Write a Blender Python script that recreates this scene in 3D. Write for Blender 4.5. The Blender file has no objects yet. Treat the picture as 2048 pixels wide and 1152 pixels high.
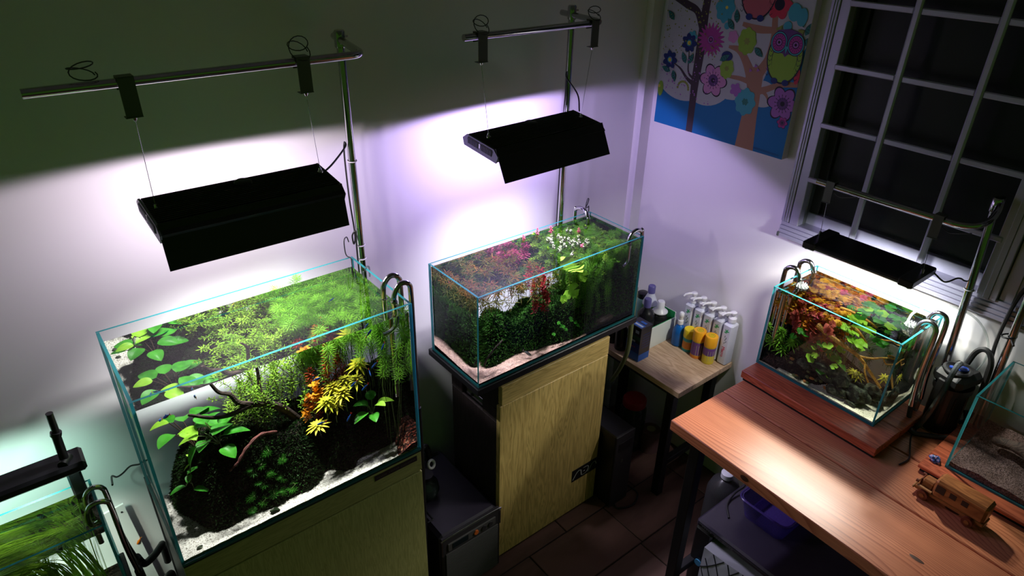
import bpy, bmesh, math, random
from math import sin, cos, pi, radians as R
from mathutils import Vector as V, Matrix as M, Euler
import numpy as np
rnd = random.Random(7)
S = bpy.context.scene
COL = S.collection
# ------------------------------------------------------------------ camera
cd = bpy.data.cameras.new('camera'); cam = bpy.data.objects.new('camera', cd); COL.objects.link(cam)
S.camera = cam
yaw, pitch, roll = 0.6811, 0.5158, 0.0214
f_ = V((sin(yaw)*cos(pitch), cos(yaw)*cos(pitch), -sin(pitch))); r_ = V((cos(yaw), -sin(yaw), 0)); u_ = r_.cross(f_)
r2 = cos(roll)*r_ + sin(roll)*u_; u2 = -sin(roll)*r_ + cos(roll)*u_
cam.matrix_world = M(((r2.x, u2.x, -f_.x, -1.9043), (r2.y, u2.y, -f_.y, -1.6115), (r2.z, u2.z, -f_.z, 1.9686), (0, 0, 0, 1)))
cd.sensor_width = 36; cd.lens = 36*1361.4/2048; cd.clip_start = .02
# ------------------------------------------------------------------ world, exposure, sampling
w = bpy.data.worlds.new('night'); S.world = w; w.use_nodes = True
w.node_tree.nodes['Background'].inputs[0].default_value = (.36, 1.0, .12, 1)
w.node_tree.nodes['Background'].inputs[1].default_value = .058
S.view_settings.view_transform = 'Standard'; S.view_settings.look = 'None'
S.view_settings.exposure = 0; S.view_settings.gamma = 1
c_ = S.cycles
c_.max_bounces = 12; c_.diffuse_bounces = 4; c_.glossy_bounces = 5; c_.transmission_bounces = 12; c_.transparent_max_bounces = 24
c_.caustics_refractive = True; c_.caustics_reflective = False; c_.blur_glossy = .6
c_.sample_clamp_indirect = 4; c_.use_denoising = True; c_.denoiser = 'OPENIMAGEDENOISE'
try: c_.denoising_prefilter = 'ACCURATE'
except Exception: pass
c_.use_adaptive_sampling = True; c_.adaptive_threshold = .02

# ------------------------------------------------------------------ materials
MAT = {}
def nodes(name):
    m = bpy.data.materials.new(name); m.use_nodes = True; MAT[name] = m
    nt = m.node_tree; return m, nt, nt.nodes['Principled BSDF'], nt.nodes['Material Output']
def mix2(nt, fac, a, b):
    n = nt.nodes.new('ShaderNodeMix'); n.data_type = 'RGBA'
    if isinstance(fac, (int, float)): n.inputs[0].default_value = fac
    else: nt.links.new(fac, n.inputs[0])
    for k, v in ((6, a), (7, b)):
        if isinstance(v, tuple): n.inputs[k].default_value = (*v[:3], 1)
        else: nt.links.new(v, n.inputs[k])
    return n.outputs[2]
def ramp(nt, fac, stops):
    n = nt.nodes.new('ShaderNodeValToRGB'); e = n.color_ramp.elements
    while len(e) < len(stops): e.new(.5)
    for q, (p, c) in zip(e, stops): q.position = p; q.color = (*c[:3], 1)
    nt.links.new(fac, n.inputs[0]); return n.outputs[0]
def coord(nt, scale=(1, 1, 1), kind='Object', rot=(0, 0, 0)):
    t = nt.nodes.new('ShaderNodeTexCoord'); mp = nt.nodes.new('ShaderNodeMapping')
    mp.inputs['Scale'].default_value = scale; mp.inputs['Rotation'].default_value = rot
    nt.links.new(t.outputs[kind], mp.inputs[0]); return mp.outputs[0]
def noise(nt, vec, scale=5, detail=3, dist=0, rough=.5):
    n = nt.nodes.new('ShaderNodeTexNoise'); n.inputs['Scale'].default_value = scale; n.inputs['Detail'].default_value = detail
    n.inputs['Distortion'].default_value = dist; n.inputs['Roughness'].default_value = rough
    nt.links.new(vec, n.inputs['Vector']); return n.outputs['Fac']
def bump(nt, h, bs, strength=.3, dist=.002):
    n = nt.nodes.new('ShaderNodeBump'); n.inputs['Strength'].default_value = strength; n.inputs['Distance'].default_value = dist
    nt.links.new(h, n.inputs['Height']); nt.links.new(n.outputs[0], bs.inputs['Normal'])
def plain(name, col, rough=.5, metal=0, spec=.5, nz=0, nscale=30, bmp=0, sheen=0):
    m, nt, b, o = nodes(name)
    b.inputs['Base Color'].default_value = (*col, 1); b.inputs['Roughness'].default_value = rough
    b.inputs['Metallic'].default_value = metal; b.inputs['Specular IOR Level'].default_value = spec
    if nz or bmp:
        f = noise(nt, coord(nt), nscale, 4)
        if nz: nt.links.new(mix2(nt, f, tuple(c*(1-nz) for c in col), tuple(min(1, c*(1+nz)) for c in col)), b.inputs['Base Color'])
        if bmp: bump(nt, f, b, bmp)
    return m
def leafy(name, a, b_, rough=.45, trans=.35, scale=60, kind='Object'):
    """two-tone leaf with light shining through"""
    m, nt, b, o = nodes(name)
    f = noise(nt, coord(nt, kind=kind), scale, 2)
    oi = nt.nodes.new('ShaderNodeObjectInfo')
    mth = nt.nodes.new('ShaderNodeMath'); mth.operation = 'MULTIPLY_ADD'; mth.inputs[1].default_value = .5
    nt.links.new(oi.outputs['Random'], mth.inputs[0]); nt.links.new(f, mth.inputs[2]); 
    c = ramp(nt, mth.outputs[0], [(.3, a), (1.0, b_)])
    nt.links.new(c, b.inputs['Base Color']); b.inputs['Roughness'].default_value = rough; b.inputs['Specular IOR Level'].default_value = .15
    tr = nt.nodes.new('ShaderNodeBsdfTranslucent'); nt.links.new(c, tr.inputs[0])
    mx = nt.nodes.new('ShaderNodeMixShader'); mx.inputs[0].default_value = trans
    nt.links.new(b.outputs[0], mx.inputs[1]); nt.links.new(tr.outputs[0], mx.inputs[2]); nt.links.new(mx.outputs[0], o.inputs[0])
    return m
def wood(name, dark, light, axis=0, scale=8, stretch=14, rough=.45, rings=1.0, bmp=.15, shift=True):
    m, nt, b, o = nodes(name)
    sc = [stretch]*3; sc[axis] = 1
    t = nt.nodes.new('ShaderNodeTexCoord'); add = nt.nodes.new('ShaderNodeVectorMath'); add.operation = 'ADD'
    oi = nt.nodes.new('ShaderNodeObjectInfo'); mul = nt.nodes.new('ShaderNodeMath'); mul.operation = 'MULTIPLY'; mul.inputs[1].default_value = 13.7 if shift else 0
    nt.links.new(oi.outputs['Random'], mul.inputs[0])
    nt.links.new(t.outputs['Object'], add.inputs[0]); nt.links.new(mul.outputs[0], add.inputs[1])
    mp = nt.nodes.new('ShaderNodeMapping'); mp.inputs['Scale'].default_value = sc; nt.links.new(add.outputs[0], mp.inputs[0])
    big = noise(nt, mp.outputs[0], scale*.25, 2, .6)
    wv = nt.nodes.new('ShaderNodeMath'); wv.operation = 'MULTIPLY'; wv.inputs[1].default_value = 22*rings; nt.links.new(big, wv.inputs[0])
    sn = nt.nodes.new('ShaderNodeMath'); sn.operation = 'PINGPONG'; sn.inputs[1].default_value = 1; nt.links.new(wv.outputs[0], sn.inputs[0])
    fine = noise(nt, mp.outputs[0], scale*3, 5)
    mm = nt.nodes.new('ShaderNodeMath'); mm.operation = 'MULTIPLY_ADD'; mm.inputs[1].default_value = .55
    nt.links.new(sn.outputs[0], mm.inputs[0])
    m3 = nt.nodes.new('ShaderNodeMath'); m3.operation = 'MULTIPLY'; m3.inputs[1].default_value = .6; nt.links.new(fine, m3.inputs[0])
    nt.links.new(m3.outputs[0], mm.inputs[2])
    c = ramp(nt, mm.outputs[0], [(.12, dark), (.75, light)])
    nt.links.new(c, b.inputs['Base Color']); b.inputs['Roughness'].default_value = rough; b.inputs['Specular IOR Level'].default_value = .4
    if bmp: bump(nt, mm.outputs[0], b, bmp, .001)
    return m
def pine(name, dark, light, k=1.0):
    """straight softwood grain along y that opens into long arches"""
    m, nt, b, o = nodes(name)
    t = nt.nodes.new('ShaderNodeTexCoord'); add = nt.nodes.new('ShaderNodeVectorMath'); add.operation = 'ADD'; oi = nt.nodes.new('ShaderNodeObjectInfo')
    mul = nt.nodes.new('ShaderNodeMath'); mul.operation = 'MULTIPLY'; mul.inputs[1].default_value = 9.3; nt.links.new(oi.outputs['Random'], mul.inputs[0]); nt.links.new(t.outputs['Object'], add.inputs[0]); nt.links.new(mul.outputs[0], add.inputs[1])
    def mp(sc): q = nt.nodes.new('ShaderNodeMapping'); q.inputs['Scale'].default_value = sc; nt.links.new(add.outputs[0], q.inputs[0]); return q.outputs[0]
    big = noise(nt, mp((4.5, .9, 4.5)), 1, 1, 0, .3); sx = nt.nodes.new('ShaderNodeSeparateXYZ'); nt.links.new(add.outputs[0], sx.inputs[0])
    a1 = nt.nodes.new('ShaderNodeMath'); a1.operation = 'MULTIPLY_ADD'; a1.inputs[1].default_value = .55*k; nt.links.new(big, a1.inputs[0]); nt.links.new(sx.outputs[0], a1.inputs[2])
    fr = noise(nt, mp((60, 3, 60)), 1, 3); a2 = nt.nodes.new('ShaderNodeMath'); a2.operation = 'MULTIPLY_ADD'; a2.inputs[1].default_value = .004; nt.links.new(fr, a2.inputs[0]); nt.links.new(a1.outputs[0], a2.inputs[2])
    a3 = nt.nodes.new('ShaderNodeMath'); a3.operation = 'MULTIPLY'; a3.inputs[1].default_value = 105; nt.links.new(a2.outputs[0], a3.inputs[0])
    fc = nt.nodes.new('ShaderNodeMath'); fc.operation = 'FRACT'; nt.links.new(a3.outputs[0], fc.inputs[0])
    c1 = ramp(nt, fc.outputs[0], [(0, light), (.55, tuple(x*.92 for x in light)), (.86, dark), (.93, dark), (1.0, light)])
    fine = noise(nt, mp((240, 8, 240)), 1, 3); c2 = mix2(nt, .35, c1, ramp(nt, fine, [(.3, dark), (.7, light)]))
    nt.links.new(c2, b.inputs['Base Color']); b.inputs['Roughness'].default_value = .36; b.inputs['Specular IOR Level'].default_value = .4; bump(nt, fine, b, .08, .001); return m
def granular(name, stops, scale=900, rough=.9, bmp=.8, dist=.002):
    m, nt, b, o = nodes(name)
    vr = nt.nodes.new('ShaderNodeTexVoronoi'); vr.inputs['Scale'].default_value = scale; nt.links.new(coord(nt), vr.inputs['Vector'])
    sep = nt.nodes.new('ShaderNodeSeparateColor'); nt.links.new(vr.outputs['Color'], sep.inputs[0])
    nt.links.new(ramp(nt, sep.outputs[0], stops), b.inputs['Base Color']); b.inputs['Roughness'].default_value = rough; b.inputs['Specular IOR Level'].default_value = .2
    if bmp: bump(nt, vr.outputs['Distance'], b, bmp, dist)
    return m
def glass_pane(name, tint=(.975, .99, .985), refl=1.0):
    m, nt, b, o = nodes(name); nt.nodes.remove(b)
    tr = nt.nodes.new('ShaderNodeBsdfTransparent'); tr.inputs[0].default_value = (*tint, 1)
    gl = nt.nodes.new('ShaderNodeBsdfGlossy'); gl.inputs['Roughness'].default_value = .02
    fr = nt.nodes.new('ShaderNodeFresnel'); ge = nt.nodes.new('ShaderNodeNewGeometry'); mr = nt.nodes.new('ShaderNodeMapRange')
    mr.inputs['To Min'].default_value = 1.3; mr.inputs['To Max'].default_value = 1/1.3     # both faces of the thin pane behave alike
    nt.links.new(ge.outputs['Backfacing'], mr.inputs['Value']); nt.links.new(mr.outputs[0], fr.inputs[0])
    mu = nt.nodes.new('ShaderNodeMath'); mu.operation = 'MULTIPLY'; mu.inputs[1].default_value = refl; nt.links.new(fr.outputs[0], mu.inputs[0])
    mx = nt.nodes.new('ShaderNodeMixShader'); nt.links.new(mu.outputs[0], mx.inputs[0]); nt.links.new(tr.outputs[0], mx.inputs[1]); nt.links.new(gl.outputs[0], mx.inputs[2])
    nt.links.new(mx.outputs[0], o.inputs[0]); return m
def fluid(name, tint, ior=1.33):
    m, nt, b, o = nodes(name); nt.nodes.remove(b)
    g = nt.nodes.new('ShaderNodeBsdfGlass'); g.inputs['Color'].default_value = (*tint, 1); g.inputs['IOR'].default_value = ior; g.inputs['Roughness'].default_value = 0
    nt.links.new(g.outputs[0], o.inputs[0]); return m
def clear_plastic(name, col, mixv=.5, rough=.15):
    m, nt, b, o = nodes(name)
    b.inputs['Base Color'].default_value = (*col, 1); b.inputs['Roughness'].default_value = rough
    tr = nt.nodes.new('ShaderNodeBsdfTransparent'); tr.inputs[0].default_value = (*[min(1, c*.5+.5) for c in col], 1)
    mx = nt.nodes.new('ShaderNodeMixShader'); mx.inputs[0].default_value = mixv
    nt.links.new(b.outputs[0], mx.inputs[1]); nt.links.new(tr.outputs[0], mx.inputs[2]); nt.links.new(mx.outputs[0], o.inputs[0]); return m
def emitter(name, col, st):
    m, nt, b, o = nodes(name); b.inputs['Base Color'].default_value = (0, 0, 0, 1)
    b.inputs['Emission Color'].default_value = (*col, 1); b.inputs['Emission Strength'].default_value = st; return m

plain('wall_paint', (.80, .78, .80), .85, spec=.2, nz=.02, nscale=4, bmp=.08)
plain('trim_paint', (.82, .80, .82), .6)
glass_pane('glass', refl=.15); glass_pane('glass_dry', refl=.6)
m, nt, b, o = nodes('glass_edge')   # cut edges of float glass: aqua, light passes along them
b.inputs['Base Color'].default_value = (.035, .27, .30, 1); b.inputs['Roughness'].default_value = .15
tr = nt.nodes.new('ShaderNodeBsdfTranslucent'); tr.inputs[0].default_value = (.03, .28, .31, 1)
mx = nt.nodes.new('ShaderNodeMixShader'); mx.inputs[0].default_value = .5
nt.links.new(b.outputs[0], mx.inputs[1]); nt.links.new(tr.outputs[0], mx.inputs[2]); nt.links.new(mx.outputs[0], o.inputs[0])
fluid('water', (.985, 1, .992))
plain('chrome', (.46, .45, .48), .12, 1)
plain('steel', (.55, .56, .58), .2, 1)
plain('black_anodised', (.012, .012, .016), .42, 0, spec=.35)
plain('black_plastic', (.01, .01, .012), .35)
plain('black_rubber', (.012, .012, .013), .5)
plain('grey_metal', (.10, .105, .10), .4, .5)
plain('lamp_side', (.20, .19, .30), .4, .3)
plain('led_lens', (.9, .9, .95), .3)
clear_plastic('clear_tube', (.8, .85, .85), .72, .1)
clear_plastic('murky_hose', (.22, .25, .12), .35, .2)
clear_plastic('clear_acrylic', (.20, .24, .24), .86, .05)
granular('sand_white', [(.0, (.16, .14, .11)), (.22, (.46, .43, .38)), (.9, (.72, .69, .62))], 420)
granular('sand_pink', [(.0, (.42, .22, .15)), (.15, (.86, .52, .38)), (.9, (1.0, .72, .56))], 380)
granular('sand_cream', [(.0, (.35, .33, .18)), (.2, (.85, .82, .58)), (.9, (.97, .95, .75))], 420)
granular('sand_dark', [(.0, (.03, .018, .017)), (.5, (.11, .068, .06)), (1, (.20, .135, .125))], 500)
granular('aqua_soil', [(.0, (.003, .003, .002)), (.8, (.012, .011, .007)), (1, (.05, .035, .02))], 230, dist=.004)
granular('red_gravel', [(.0, (.012, .006, .004)), (.6, (.05, .015, .01)), (.8, (.28, .05, .03)), (1, (.4, .2, .12))], 200, dist=.003)

# ------------------------------------------------------------------ mesh helpers
class MB:
    """collects vertices and faces (world coordinates) of ONE mesh"""
    def __init__(s): s.v = []; s.f = []; s.m = []; s.smooth = []
    def add(s, vs, fs, mi=0, sm=False):
        o = len(s.v); s.v += [tuple(v) for v in vs]; s.f += [tuple(i+o for i in f) for f in fs]
        s.m += [mi]*len(fs) if isinstance(mi, int) else mi; s.smooth += [sm]*len(fs); return s
    def box(s, x0, x1, y0, y1, z0, z1, mi=0, T=None):
        vs = [V((x, y, z)) for z in (z0, z1) for y in (y0, y1) for x in (x0, x1)]
        if T is not None: vs = [T @ v for v in vs]
        return s.add(vs, [(0, 2, 3, 1), (4, 5, 7, 6), (0, 1, 5, 4), (2, 6, 7, 3), (0, 4, 6, 2), (1, 3, 7, 5)], mi)
    def bbox(s, x0, x1, y0, y1, z0, z1, r=.003, mi=0, T=None):
        """box with chamfered edges"""
        c = ((x0+x1)/2, (y0+y1)/2, (z0+z1)/2); h = ((x1-x0)/2, (y1-y0)/2, (z1-z0)/2)
        r = min(r, min(h)*.98)
        vs = []; 
        for sx in (-1, 1):
            for sy in (-1, 1):
                for sz in (-1, 1):
                    for a in range(3):
                        p = [c[k]+(sx, sy, sz)[k]*(h[k]-(0 if k == a else r)) for k in range(3)]
                        vs.append(V(p))
        idx = lambda sx, sy, sz, a: ((sx > 0)*4+(sy > 0)*2+(sz > 0))*3+a
        fs = []
        def q(l): fs.append(tuple(idx(*t) for t in l))
        for sg in (-1, 1):
            q([(sg, -1, -1, 0), (sg, 1, -1, 0), (sg, 1, 1, 0), (sg, -1, 1, 0)][::sg])
            q([(-1, sg, -1, 1), (1, sg, -1, 1), (1, sg, 1, 1), (-1, sg, 1, 1)][::-sg])
            q([(-1, -1, sg, 2), (1, -1, sg, 2), (1, 1, sg, 2), (-1, 1, sg, 2)][::sg])
        for a in (-1, 1):
            for b in (-1, 1):
                q([(a, b, -1, 0), (a, b, 1, 0), (a, b, 1, 1), (a, b, -1, 1)][::-a*b])
                q([(a, -1, b, 0), (a, 1, b, 0), (a, 1, b, 2), (a, -1, b, 2)][::a*b])
                q([(-1, a, b, 1), (1, a, b, 1), (1, a, b, 2), (-1, a, b, 2)][::-a*b])
                for c3 in (-1, 1): q([(a, b, c3, 0), (a, b, c3, 1), (a, b, c3, 2)][::a*b*c3])
        if T is not None: vs = [T @ v for v in vs]
        return s.add(vs, fs, mi)
    def tube(s, pts, r, n=10, mi=0, cap=True, T=None):
        pts = [V(p) for p in pts]; k = len(pts); rs = r if isinstance(r, (list, tuple)) else [r]*k
        t0 = (pts[1]-pts[0]).normalized(); up = V((0, 0, 1)) if abs(t0.z) < .9 else V((1, 0, 0)); nrm = (up-t0*up.dot(t0)).normalized()
        vs = []
        for i, p in enumerate(pts):
            if i == 0: t = t0
            elif i == k-1: t = (pts[-1]-pts[-2]).normalized()
            else:
                t = (pts[i+1]-pts[i-1])
                t = t.normalized() if t.length > 1e-9 else t0
            nrm = (nrm-t*nrm.dot(t)); nrm = nrm.normalized() if nrm.length > 1e-6 else t.orthogonal().normalized(); bn = t.cross(nrm)
            for j in range(n):
                a = 2*pi*j/n; vs.append(p+(nrm*cos(a)+bn*sin(a))*rs[i])
        fs = [(i*n+j, i*n+(j+1) % n, (i+1)*n+(j+1) % n, (i+1)*n+j) for i in range(k-1) for j in range(n)]
        if cap: fs += [tuple(range(n))[::-1], tuple((k-1)*n+j for j in range(n))]
        if T is not None: vs = [T @ v for v in vs]
        return s.add(vs, fs, mi, True)
    def lathe(s, c, prof, n=20, mi=0, T=None):
        """prof: list of (radius, z) bottom to top about the vertical axis at c"""
        vs = [V((c[0]+r*cos(2*pi*j/n), c[1]+r*sin(2*pi*j/n), c[2]+z)) for r, z in prof for j in range(n)]
        k = len(prof); fs = [(i*n+j, i*n+(j+1) % n, (i+1)*n+(j+1) % n, (i+1)*n+j) for i in range(k-1) for j in range(n)]
        if prof[0][0] > 1e-5: fs.append(tuple(range(n))[::-1])
        if prof[-1][0] > 1e-5: fs.append(tuple((k-1)*n+j for j in range(n)))
        if T is not None: vs = [T @ v for v in vs]
        return s.add(vs, fs, mi, True)
    def prism(s, poly, a, b, axis='z', mi=0, T=None):
        """poly: 2-D outline extruded from a to b along axis (poly coordinates are the two other axes in xyz order)"""
        def P(u, v, w): return V({'z': (u, v, w), 'y': (u, w, v), 'x': (w, u, v)}[axis])
        n = len(poly); vs = [P(u, v, a) for u, v in poly]+[P(u, v, b) for u, v in poly]
        if T is not None: vs = [T @ v for v in vs]
        fs = [tuple(range(n))[::-1], tuple(range(n, 2*n))]+[(i, (i+1) % n, (i+1) % n+n, i+n) for i in range(n)]
        return s.add(vs, fs, mi)
    def build(s, name, mats, parent=None, fix=True):
        me = bpy.data.meshes.new(name); me.from_pydata(s.v, [], s.f)
        for m in (mats if isinstance(mats, (list, tuple)) else [mats]): me.materials.append(MAT[m])
        me.polygons.foreach_set('material_index', s.m); me.polygons.foreach_set('use_smooth', s.smooth)
        if fix:
            bm = bmesh.new(); bm.from_mesh(me); bmesh.ops.recalc_face_normals(bm, faces=bm.faces[:]); bm.to_mesh(me); bm.free()
        if any(s.smooth):
            try: me.set_sharp_from_angle(angle=R(42))
            except Exception: pass
        me.update()
        o = bpy.data.objects.new(name, me); COL.objects.link(o)
        if parent is not None: attach(o, parent)
        return o
def wm(o):
    m = M.LocRotScale(o.location, o.rotation_euler, o.scale)
    return (wm(o.parent) @ o.matrix_parent_inverse @ m) if o.parent else m
def attach(o, p): o.parent = p; o.matrix_parent_inverse = wm(p).inverted(); return o
def tag(o, label, cat, group=None, kind=None):
    o['label'] = label; o['category'] = cat
    if group: o['group'] = group
    if kind: o['kind'] = kind
    return o
def thing(name, label, cat, loc=(0, 0, 0), group=None):
    o = bpy.data.objects.new(name, None); COL.objects.link(o); o.location = loc; o.empty_display_size = .02
    return tag(o, label, cat, group)
def struct(o): o['kind'] = 'structure'; return o
def dup(root, loc=None, rotz=None, scale=None, label=None, group=None):
    def cp(o, par):
        c = o.copy(); COL.objects.link(c)
        if par is not None: c.parent = par
        for ch in list(o.children): cp(ch, c)
        return c
    r = cp(root, None)
    if loc is not None: r.location = loc
    if rotz is not None: r.rotation_euler = (0, 0, rotz) if isinstance(rotz, (int, float)) else rotz
    if scale is not None: r.scale = (scale,)*3 if isinstance(scale, (int, float)) else scale
    if label: r['label'] = label
    if group: r['group'] = group
    return r
def smooth_path(pts, n=8):
    """Catmull-Rom through the points"""
    P = [V(p) for p in pts]; P = [2*P[0]-P[1]]+P+[2*P[-1]-P[-2]]; out = []
    for i in range(1, len(P)-2):
        for k in range(n):
            t = k/n; a, b, c, d = P[i-1:i+3]
            out.append(.5*((2*b)+(c-a)*t+(2*a-5*b+4*c-d)*t*t+(3*b-a-3*c+d)*t**3))
    out.append(P[-2]); return out
# ------------------------------------------------------------------ room shell (window wall at x=0, long wall at y=0)
XL, YF, ZC = -3.4, -3.3, 2.5
WY0, WY1, WZ0, WZ1 = -1.95, -.62, 1.075, 2.1      # window opening
struct(MB().box(XL, .12, 0, .12, 0, ZC).build('wall_back', 'wall_paint'))
mb = MB(); mb.box(0, .12, YF, WY0, 0, ZC); mb.box(0, .12, WY1, 0, 0, ZC); mb.box(0, .12, WY0, WY1, 0, WZ0); mb.box(0, .12, WY0, WY1, WZ1, ZC)
struct(mb.build('wall_right', 'wall_paint'))
struct(MB().box(-.05, 0, -.0302, 0, 0, ZC).build('pillar', 'wall_paint'))
plain('ceiling_darkened', (.35, .34, .32), .9); struct(MB().box(XL, .12, YF, .12, ZC, ZC+.08).build('ceiling', 'ceiling_darkened'))  # ceiling out of view, colour darkened so it bounces less light back
# ------------------------------------------------------------------ aquarium lamps
def Tm(x, y, z, rz=0, rx=0, ry=0): return M.Translation((x, y, z)) @ M.Rotation(rz, 4, 'Z') @ M.Rotation(rx, 4, 'X') @ M.Rotation(ry, 4, 'Y')
def spot(name, loc, direction, power, col, ang, blend, rad, parent):
    l = bpy.data.lights.new(name, 'SPOT'); l.energy = power; l.color = col; l.spot_size = ang; l.spot_blend = blend; l.shadow_soft_size = rad
    l.cycles.is_caustics_light = True
    o = bpy.data.objects.new(name, l); COL.objects.link(o); o.location = loc
    o.rotation_euler = V(direction).to_track_quat('-Z', 'Y').to_euler(); attach(o, parent); return o
def panel_lamp(label, c, L, D, rz, rx, ry, fy, fz, power, col, col2, tilt):
    T = Tm(*c, rz, rx, ry); t = thing('aquarium_lamp', label, 'lamp', c)
    h = .032; ch = .018
    prof = [(-D/2, 0), (D/2, 0), (D/2+ch, -h*.45), (D/2+ch*.6, -h), (-D/2-ch*.6, -h), (-D/2-ch, -h*.45)]
    mb = MB(); mb.prism(prof, -L/2+.004, L/2-.004, 'x', 0, T)
    mb.build('housing', 'black_anodised', t)
    n = 15
    for i in range(n):     # cooling fins along the lid
        y = -D/2+.006+(D-.012)*i/(n-1)
        MB().box(-L/2+.003, L/2-.003, y-.0014, y+.0014, 0, .0022, 0, T).build('fin', 'black_anodised', t)
    for s in (-1, 1):
        pr = [(a*1.02, b*1.04) for a, b in prof]; x = s*L/2
        e = MB().prism(pr, x-.002, x+.002, 'x', 0, T).build('end_cap', 'lamp_side' if s < 0 else 'black_anodised', t)
        for q in (-1, 1):
            g = MB(); y0 = q*D*.25; 
            g.prism([(y0-.026, -.008), (y0-.022, -.004), (y0+.022, -.004), (y0+.026, -.009), (y0+.022, -.022), (y0-.022, -.022)], x+s*.002, x+s*.0032, 'x', 0, T)
            g.build('vent_recess', 'black_plastic', e)
            for k in range(9):
                MB().box(x+s*.003, x+s*.0045, y0-.021+k*.0052, y0-.0195+k*.0052, -.021, -.006, 0, T).build('vent_rib', 'lamp_side', e)
        if s < 0: MB().box(x-.0035, x-.002, -.003, .003, -.018, -.006, 0, T).build('badge', 'steel', e)
    mb = MB(); y0 = -D/2-.004; th = .0025
    mb.prism([(y0, .003), (y0-fy, -fz), (y0-fy-th*.3, -fz), (y0-th, .004)], -L/2, L/2, 'x', 0, T)
    mb.build('front_shade', 'black_anodised', t)
    mb = MB(); mb.lathe((0, 0, 0), [(.018, 0), (.018, .003), (.015, .005), (0, .005)], 20, 0, T @ M.Translation((.01, D/2-.022, 0)))
    mb.build('round_cap', 'black_anodised', t)
    mb = MB().box(-L*.42, L*.42, -D*.3, D*.3, -h-.002, -h, 0, T); mb.build('lens', 'led_lens', t)
    for i in range(4):
        x = (i-1.5)*L*.22; p = T @ V((x, D*.18, -h-.016))
        spot('led', p, T.to_3x3() @ V((0, sin(tilt), -cos(tilt))), power[0]/4, col, R(176), .10, .012, t)
        p = T @ V((x, 0, -h-.012)); spot('led', p, V((0, .0, -1)), power[1]/4, col2, R(96), 1.0, .012, t)
    return t, T
L1, T1m = panel_lamp('wider black aquarium lamp hung over the tall planted tank with driftwood', (-1.516, -.266, 1.4496), .366, .112, .005, .126, .0086, .030, .083, (6.4, 88), (1.0, .84, 1.0), (1.0, 1.0, .97), R(12))
L2, T2m = panel_lamp('black aquarium lamp with violet end cap hung over the tank of pinkish sand', (-.7135, -.233, 1.4358), .375, .115, .0015, .099, -.016, .048, .073, (10, 54), (.62, .46, 1.0), (.90, .87, 1.0), R(14))
# ------------------------------------------------------------------ aquariums
def aquarium(label, x0, y0, z0, L, D, H, g, rz=0, water=None, wlabel='', name='aquarium', edge='glass_edge', pane_mat='glass'):
    c = (x0+L/2, y0+D/2, z0); t = thing(name, label, 'aquarium', (c[0], c[1], c[2]))
    x1, y1, z1 = x0+L, y0+D, z0+H; e = .0003
    T = M.Translation(c) @ M.Rotation(rz, 4, 'Z') @ M.Translation([-k for k in c])
    def pane(nm, b, big):
        mb = MB(); mb.box(*b, 0, T)
        for k, fm in enumerate((2, 2, 1, 1, 0, 0)): mb.m[k] = 0 if fm == big else 1
        return mb.build(nm, [pane_mat, edge], t)
    pane('bottom_pane', (x0, x1, y0, y1, z0, z0+g), 2)
    pane('front_pane', (x0, x1, y0, y0+g, z0+g+e, z1), 1); pane('back_pane', (x0, x1, y1-g, y1, z0+g+e, z1), 1)
    pane('side_pane', (x0, x0+g, y0+g+e, y1-g-e, z0+g+e, z1), 0); pane('side_pane', (x1-g, x1, y0+g+e, y1-g-e, z0+g+e, z1), 0)
    if water:
        e = .0006; mb = MB(); mb.box(x0+g+e, x1-g-e, y0+g+e, y1-g-e, z0+g+e, water, 0, T)
        
        vs, fs = mb.v, mb.f; mb = MB()
        for q in fs: mb.add([vs[k] for k in q], [(0, 1, 2, 3)], 0, True)     # faces kept apart: flat yet smooth-shaded
        wo = mb.build('water', 'water', fix=False); tag(wo, wlabel, 'water', kind='stuff')
        wo.cycles.is_caustics_caster = True
    return t, T
def caust(o):
    o.cycles.is_caustics_receiver = True
    for c in o.children: caust(c)
G = .006
AQ1, AT1 = aquarium('tall glass tank of bright green stem plants and driftwood on a pale wood cabinet', -1.8329, -.4163, .705, .60, .30, .45, G, water=1.130, wlabel='clear water in the tall tank with bright green stem plants')
AQ2, AT2 = aquarium('long glass tank with pinkish sand on a black tray over the light oak cabinet', -1.0002, -.355, .7612, .6464, .2443, .298, .005, water=1.050, wlabel='clear water in the long tank with pinkish sand', name='aquarium')
AQ3, AT3 = aquarium('small glass tank with orange leaves and dark stones on a reddish wood board', -.2837, -1.1373, .7842, .22, .36, .26, .005, rz=-.015, water=1.031, wlabel='clear water in the small tank with orange leaves')
AQ4, AT4 = aquarium('empty glass tank with dry brown sand at the end of the wooden table', -.268, -1.672, .770, .228, .36, .222, .005, pane_mat='glass_dry')
AQ5, AT5 = aquarium('low glass tank full of long grass blades under the black bar light', -2.535, -.3516, .60, .60, .1596, .25, .005, water=.828, wlabel='clear water in the tank of long grass blades')

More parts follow.
